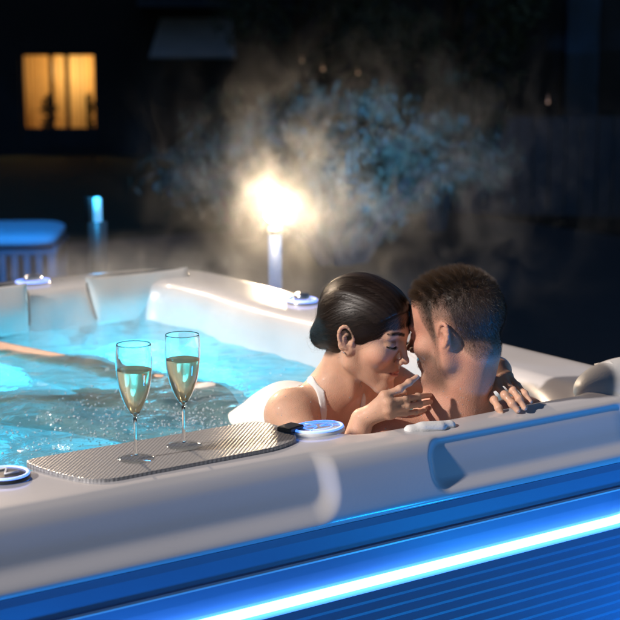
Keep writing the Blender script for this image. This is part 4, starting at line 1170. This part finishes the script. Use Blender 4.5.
def tree(base, H, cr, label, seed, n=2600):
    rg = np.random.default_rng(seed); e = empty('tree', base); tag(e, label, 'tree')
    t = MB(); pts = [Vector((.06*math.sin(k), .05*math.cos(k*1.3), H*.62*k/6)) for k in range(7)]
    t.tube(pts, [.13*(1-.09*k) for k in range(7)], 10)
    ends = []
    for k in range(9):
        a = k*2.4; s = pts[3+k % 4]; en = s+Vector((math.cos(a)*cr*.7, math.sin(a)*cr*.7, H*.25*rg.uniform(.4, 1.1))); ends.append(en)
        t.tube([s, s.lerp(en, .5)+Vector((0, 0, .1)), en], [.05, .03, .012], 6)
    t.build('trunk', M['bark'], e)
    c = MB()
    for en in ends+[pts[-1]+Vector((0, 0, H*.2))]: leaves(c, en, (cr*.5, cr*.5, cr*.38), n//10, .09, rg)
    c.build('crown', M['leaf'], e)
p = at(300, 60, 22); tree((p[0], p[1], GL), 4.2, 1.3, 'dark garden tree standing before the house wall behind the steam', 8)
p = at(448, 70, 18.5); tree((p[0], p[1], GL), 3.8, 1.1, 'dark tree between the house and the building at the right', 9)

# --- lamp post with its glare in the steam
lp = Vector(at(275, 214, 5.75))
e = empty('garden_lamp', (lp.x, lp.y, GZ)); tag(e, 'bright glowing garden lamp on a short post behind the tub', 'lamp')
hz = lp.z-GZ
mb = MB(); mb.lathe([(.055, 0), (.055, .012), (.022, .02), (.020, hz-.075), (.030, hz-.07), (.030, hz-.050)], n=24); mb.build('post', M['post'], e, True)
mb = MB(); mb.lathe([(.026, hz-.42), (.026, hz-.08)], n=20); mb.build('lit_sleeve', simple('lamp_sleeve', (.03, .045, .08), .3, emis=(.15, .4, 1.0), es=.35), e, True)
mb = MB(); mb.lathe([(.004+.036*math.sin(a), -.036*math.cos(a)) for a in np.linspace(0.25, math.pi-.05, 16)], (0, 0, hz), 28); mb.build('globe', M['lampglobe'], e, True)
l = bpy.data.lights.new('garden_lamp_light', 'POINT'); l.energy = 36; l.color = (1, .76, .50); l.shadow_soft_size = .06
lo = bpy.data.objects.new('garden_lamp_light', l); link(lo); lo.parent = e; lo.location = (-.045, -.065, hz+.035)

# --- blue bollard
bp_ = Vector(at(97, 197, 7.2)); zb = at(97, 222, 7.2)[2]
e = empty('bollard_lamp', (bp_.x, bp_.y, GZ)); tag(e, 'slim bollard lamp with a cyan lit top behind the tub', 'lamp')
mb = MB(); mb.lathe([(.045, 0), (.045, zb-GZ)], n=24); mb.build('post', M['post'], e, True)
mb = MB(); mb.lathe([(.022, zb-GZ), (.022, bp_.z-GZ-.01), (.012, bp_.z-GZ)], n=20); mb.build('lens', M['bollardlens'], e, True)
mb = MB(); mb.box((-.035, .02, (zb+bp_.z)/2-GZ), (.02, .05, bp_.z-zb)); mb.build('bracket', M['wood'], e)
l = bpy.data.lights.new('bollard_light', 'POINT'); l.energy = 1.6; l.color = (.03, .45, 1); l.shadow_soft_size = .03
lo = bpy.data.objects.new('bollard_light', l); link(lo); lo.parent = e; lo.location = (-.05, -.05, bp_.z-GZ+.03)

# --- lounge chair with blue lit cushions
def lounge(base, rz, label):
    e = empty('lounge_chair', base, rz); tag(e, label, 'lounge chair')
    mb = MB()
    for k in range(11): mb.box((-.40+k*.08, -.40, .17), (.045, .02, .30))
    for k in range(22): mb.box((-.40+k*.038, .40, .19), (.024, .02, .34))
    for k in range(22): mb.box((.42, -.38+k*.036, .19), (.02, .022, .34)); mb.box((-.42, -.38+k*.036, .19), (.02, .022, .34))
    mb.box((0, 0, .325), (.88, .84, .03)); mb.box((0, 0, .02), (.88, .84, .03)); mb.build('wicker_base', M['wicker'], e)
    def cush(name, c, d, rx=0):
        ops = [('u', ell((0, 0, 0), (d[0]*.62, d[1]*.62, d[2]*.75)), .01)]
        V, F = [], []; n = 24
        for i in range(n+1):
            ph = -math.pi/2+math.pi*i/n
            for j in range(2*n):
                th = 2*math.pi*j/(2*n); f = lambda v, p: math.copysign(abs(v)**p, v)
                V.append((f(math.cos(ph), .35)*f(math.cos(th), .3)*d[0]/2, f(math.cos(ph), .35)*f(math.sin(th), .3)*d[1]/2, f(math.sin(ph), .7)*d[2]/2))
        for i in range(n):
            for j in range(2*n): F.append((i*2*n+j, i*2*n+(j+1) % (2*n), (i+1)*2*n+(j+1) % (2*n), (i+1)*2*n+j))
        o = mesh(name, V, F, M['cushion'], e, True); o.location = c; o.rotation_euler = (rx, 0, 0)
    cush('seat_cushion', (-.02, 0, .40), (.92, .86, .11))
    cush('back_cushion', (-.44, 0, .60), (.22, .8, .18))
    mb = MB(); mb.box((-.46, 0, .44), (.03, .8, .30)); mb.build('backrest', M['wicker'], e)
    return e
c1 = at(-2, 240, 10.3); lounge((c1[0], c1[1], GZ), HD+R_(4), 'wicker lounge chair with thick cushions lit blue beyond the tub')
l = bpy.data.lights.new('terrace_light', 'SPOT'); l.energy = 520; l.color = (.0, .27, 1); l.shadow_soft_size = .05; l.spot_size = R_(60); l.spot_blend = .8
lo = bpy.data.objects.new('terrace_light', l); link(lo); lp_ = Vector(at(40, 120, 7.4)); lp_.z = .9; lo.location = lp_
lo.rotation_euler = (Vector((c1[0], c1[1], -.5))-lp_).to_track_quat('-Z', 'Y').to_euler()
# garden spot lamp that lights the shrub blue
sp = Vector(at(400, 330, 8.6)); sp.z = GZ-.2
e = empty('garden_spotlight', (sp.x, sp.y, GZ)); tag(e, 'small blue garden spotlight on the ground before the arching shrub', 'spotlight')
mb = MB(); mb.lathe([(.03, .0), (.03, .06), (.045, .12), (.04, .125)], n=16); mb.build('housing', M['post'], e, True)
for tgt, en in ((at(315, 100, 11.5), 760), (at(440, 108, 13.5), 450)):
    l = bpy.data.lights.new('spot_light', 'SPOT'); l.energy = en; l.color = (.10, .36, 1); l.shadow_soft_size = .04; l.spot_size = R_(58); l.spot_blend = 1
    lo = bpy.data.objects.new('spot_light', l); link(lo); lo.parent = e; lo.location = (0, 0, .16)
    lo.rotation_euler = (Vector(tgt)-Vector((sp.x, sp.y, GZ+.16))).to_track_quat('-Z', 'Y').to_euler()
# tall terrace lamp beyond the far side of the tub, above and left of the frame; it back-lights hair, rim and steam
tp = Vector((.75, 4.5, GZ)); e = empty('terrace_lamp', tp); tag(e, 'tall hooded terrace lamp beyond the tub aimed down at the couple', 'lamp')
mb = MB(); mb.lathe([(.08, 0), (.08, .02), (.025, .03), (.022, 3.0)], n=16); mb.build('post', M['post'], e, True)
hd = MB(); dn = Vector((0, -.8, -.42)).normalized()
hd.tube([Vector((0, 0, 3.0)), Vector((0, -.18, 3.02))], .02, 8); c0 = Vector((0, -.18, 3.0)); hd.tube([c0-dn*.06, c0+dn*.12], [.05, .10], 20); hd.build('hood', M['post'], e, True)
l = bpy.data.lights.new('terrace_lamp_light', 'SPOT'); l.energy = 800; l.color = (1, .76, .54); l.shadow_soft_size = .05; l.spot_size = R_(34); l.spot_blend = .7
lo = bpy.data.objects.new('terrace_lamp_light', l); link(lo); lo.parent = e; lo.location = c0+dn*.16
lo.rotation_euler = (Vector((.75, .3, .1))-(tp+c0+dn*.16)).to_track_quat('-Z', 'Y').to_euler()
# blue ground lamp on the terrace in front of the tub
for lx in (-.25, 1.15):
  e = empty('garden_spotlight', (lx, -.56, GZ)); tag(e, 'small blue garden spotlight on the terrace under the tub side, '+('nearer the glasses' if lx < 0 else 'nearer the man'), 'spotlight', 'spotlights along the tub side')
  mb = MB(); mb.lathe([(.03, .0), (.03, .04), (.045, .07), (.04, .075)], n=16); mb.build('housing', M['post'], e, True)
  l = bpy.data.lights.new('spot_light', 'SPOT'); l.energy = 30; l.color = (.0, .27, 1); l.shadow_soft_size = .08; l.spot_size = R_(150); l.spot_blend = 1
  lo = bpy.data.objects.new('spot_light', l); link(lo); lo.parent = e; lo.location = (0, 0, .11)
  lo.rotation_euler = (Vector((lx+.2, -.2, -.15))-Vector((lx, -.56, GZ+.11))).to_track_quat('-Z', 'Y').to_euler()
e = empty('garden_spotlight', (1.5, -1.55, GZ)); tag(e, 'small blue garden spotlight on the terrace farthest from the tub side, beyond the man', 'spotlight', 'spotlights along the tub side')
mb = MB(); mb.lathe([(.03, .0), (.03, .04), (.045, .07), (.04, .075)], n=16); mb.build('housing', M['post'], e, True)
l = bpy.data.lights.new('spot_light', 'SPOT'); l.energy = 60; l.color = (.0, .32, 1); l.shadow_soft_size = .15; l.spot_size = R_(80); l.spot_blend = 1
lo = bpy.data.objects.new('spot_light', l); link(lo); lo.parent = e; lo.location = (0, 0, .12)
lo.rotation_euler = (Vector((.75, -.2, -.25))-Vector((1.5, -1.55, GZ+.12))).to_track_quat('-Z', 'Y').to_euler()
# distant fairy lights
for k, (px, py, t, r) in enumerate(((323, 69, 17.5, .016), (358, 73, 17.8, .014), (302, 61, 19, .012), (548, 102, 14.2, .012))):
    c = at(px, py, t)
    mb = MB(); mb.lathe([(.002+r*math.sin(a), -r*math.cos(a)) for a in np.linspace(.1, 3.0, 8)], (0, 0, 0), 12)
    mb.tube([(0, 0, r), (0, 0, r+.05)], .002, 5)
    o = mb.build('fairy_light', M['tinylamp'], None, True); o.location = tuple(c)
    tag(o, ['tiny warm light hanging above the blue shrub, left of its pair', 'tiny warm light hanging above the blue shrub, right of its pair', 'tiny dim light hanging highest and farthest above the steam', 'tiny reddish light at the dark building between the pillars'][k], 'fairy light', 'tiny lights in the dark garden')

# ------------------------------------------------------------------ steam
def steam(name, c, r, dens, scale, lo_, hi_, seed, stretch=(1, 1, .45), col=(.95, .95, .95), label=None, rz=0, shear=0):
    V = []; F = []; n = 20
    for i in range(n+1):
        ph = -math.pi/2+math.pi*i/n
        for j in range(2*n): th = math.pi*j/n; V.append((math.cos(ph)*math.cos(th), math.cos(ph)*math.sin(th), math.sin(ph)))
    for i in range(n):
        for j in range(2*n): F.append((i*2*n+j, i*2*n+(j+1) % (2*n), (i+1)*2*n+(j+1) % (2*n), (i+1)*2*n+j))
    m = bpy.data.materials.new(name); m.use_nodes = True; nt = m.node_tree; nt.nodes.remove(nt.nodes['Principled BSDF']); out = nt.nodes['Material Output']
    tc = N(nt, 'ShaderNodeTexCoord'); mp = N(nt, 'ShaderNodeMapping'); mp.inputs['Scale'].default_value = tuple(a*b for a, b in zip(r, stretch)); mp.inputs['Location'].default_value = (seed*3.1, seed*1.7, seed)
    nt.links.new(tc.outputs['Object'], mp.inputs['Vector'])
    no = N(nt, 'ShaderNodeTexNoise'); no.inputs['Scale'].default_value = scale; no.inputs['Detail'].default_value = 6; no.inputs['Roughness'].default_value = .62; no.inputs['Distortion'].default_value = 1.1
    nt.links.new(mp.outputs['Vector'], no.inputs['Vector'])
    mr = N(nt, 'ShaderNodeMapRange', interpolation_type='SMOOTHSTEP'); mr.inputs['From Min'].default_value = lo_; mr.inputs['From Max'].default_value = hi_
    nt.links.new(no.outputs['Fac'], mr.inputs['Value'])
    ln = N(nt, 'ShaderNodeVectorMath', operation='LENGTH'); nt.links.new(tc.outputs['Object'], ln.inputs[0])
    fo = N(nt, 'ShaderNodeMapRange', interpolation_type='SMOOTHSTEP'); fo.inputs['From Min'].default_value = 1.0; fo.inputs['From Max'].default_value = .15
    nt.links.new(ln.outputs['Value'], fo.inputs['Value'])
    mu = N(nt, 'ShaderNodeMath', operation='MULTIPLY'); nt.links.new(mr.outputs['Result'], mu.inputs[0]); nt.links.new(fo.outputs['Result'], mu.inputs[1])
    m2 = N(nt, 'ShaderNodeMath', operation='MULTIPLY'); m2.inputs[1].default_value = dens; nt.links.new(mu.outputs[0], m2.inputs[0])
    vs = N(nt, 'ShaderNodeVolumeScatter'); vs.inputs['Color'].default_value = col+(1,); vs.inputs['Anisotropy'].default_value = .35
    nt.links.new(m2.outputs[0], vs.inputs['Density']); nt.links.new(vs.outputs[0], out.inputs['Volume'])
    o = mesh(name, V, F, m); o.location = tuple(c); o.scale = tuple(r); o.rotation_euler = (0, 0, rz)
    tag(o, label, 'steam', kind='stuff')
    return o
STEAM = 1.0
c = at(285, 215, 5.75); steam('steam', c, (.44, .40, .36), .60*STEAM, 5, .10, .95, 1, label='bright wisps of steam around the glowing garden lamp', rz=HD)
c = at(375, 195, 5.6); steam('steam', c, (1.15, .42, .80), 1.15*STEAM, 6, .46, .72, 2, (1, 1, .8), label='tall drifting steam behind the couple', rz=HD)
c = at(215, 130, 6.6); steam('steam', c, (.75, .5, .60), .16*STEAM, 5.5, .47, .68, 4, label='faint steam rising in front of the dark house', rz=HD)
c = np.array([.80, 1.40, .0]); steam('steam', c, (.85, .80, .22), 1.6*STEAM, 6.0, .42, .70, 3, (1, 1, .9), label='low steam hanging over the turquoise tub water')

# ------------------------------------------------------------------ light, sky, camera
AZ, EL = R_(176.5), R_(34)
sun = bpy.data.lights.new('sun', 'SUN'); sun.energy = 4.3; sun.angle = R_(2.0); sun.color = (1, .90, .82)
so = bpy.data.objects.new('sun', sun); link(so)
dv = Vector((math.cos(AZ)*math.cos(EL), math.sin(AZ)*math.cos(EL), math.sin(EL)))
so.rotation_euler = dv.to_track_quat('Z', 'Y').to_euler()
W = bpy.data.worlds.new('World'); S.world = W; W.use_nodes = True; nt = W.node_tree
bg = nt.nodes['Background']; sk = N(nt, 'ShaderNodeTexSky'); sk.sky_type = 'NISHITA'; sk.sun_disc = False
sk.sun_elevation = EL; sk.sun_rotation = math.pi/2-AZ; sk.ozone_density = 6; sk.dust_density = 0
nt.links.new(sk.outputs['Color'], bg.inputs['Color']); bg.inputs['Strength'].default_value = .035
cam = bpy.data.cameras.new('camera'); cam.sensor_width = 36; cam.lens = FPX/620*36; cam.clip_end = 300; cam.clip_start = .05
co = bpy.data.objects.new('camera', cam); link(co); co.location = tuple(CAM)
co.matrix_world = Matrix(((CR[0], CU[0], -CF[0], CAM[0]), (CR[1], CU[1], -CF[1], CAM[1]), (CR[2], CU[2], -CF[2], CAM[2]), (0, 0, 0, 1)))
cam.dof.use_dof = True; cam.dof.focus_distance = 2.98; cam.dof.aperture_fstop = 4.6; cam.dof.aperture_blades = 9
S.camera = co
S.view_settings.view_transform = 'Standard'; S.view_settings.look = 'None'; S.view_settings.exposure = 0; S.view_settings.gamma = 1
S.view_settings.use_curve_mapping = False
cy = S.cycles; cy.use_denoising = True; cy.denoiser = 'OPENIMAGEDENOISE'; cy.use_adaptive_sampling = True; cy.adaptive_threshold = .02
cy.max_bounces = 10; cy.transparent_max_bounces = 16; cy.transmission_bounces = 10; cy.glossy_bounces = 4; cy.diffuse_bounces = 3; cy.volume_bounces = 0
cy.volume_step_rate = 1.5; cy.volume_max_steps = 256; cy.caustics_reflective = False; cy.caustics_refractive = True; cy.blur_glossy = .5
cy.sample_clamp_indirect = 4; cy.sample_clamp_direct = 0
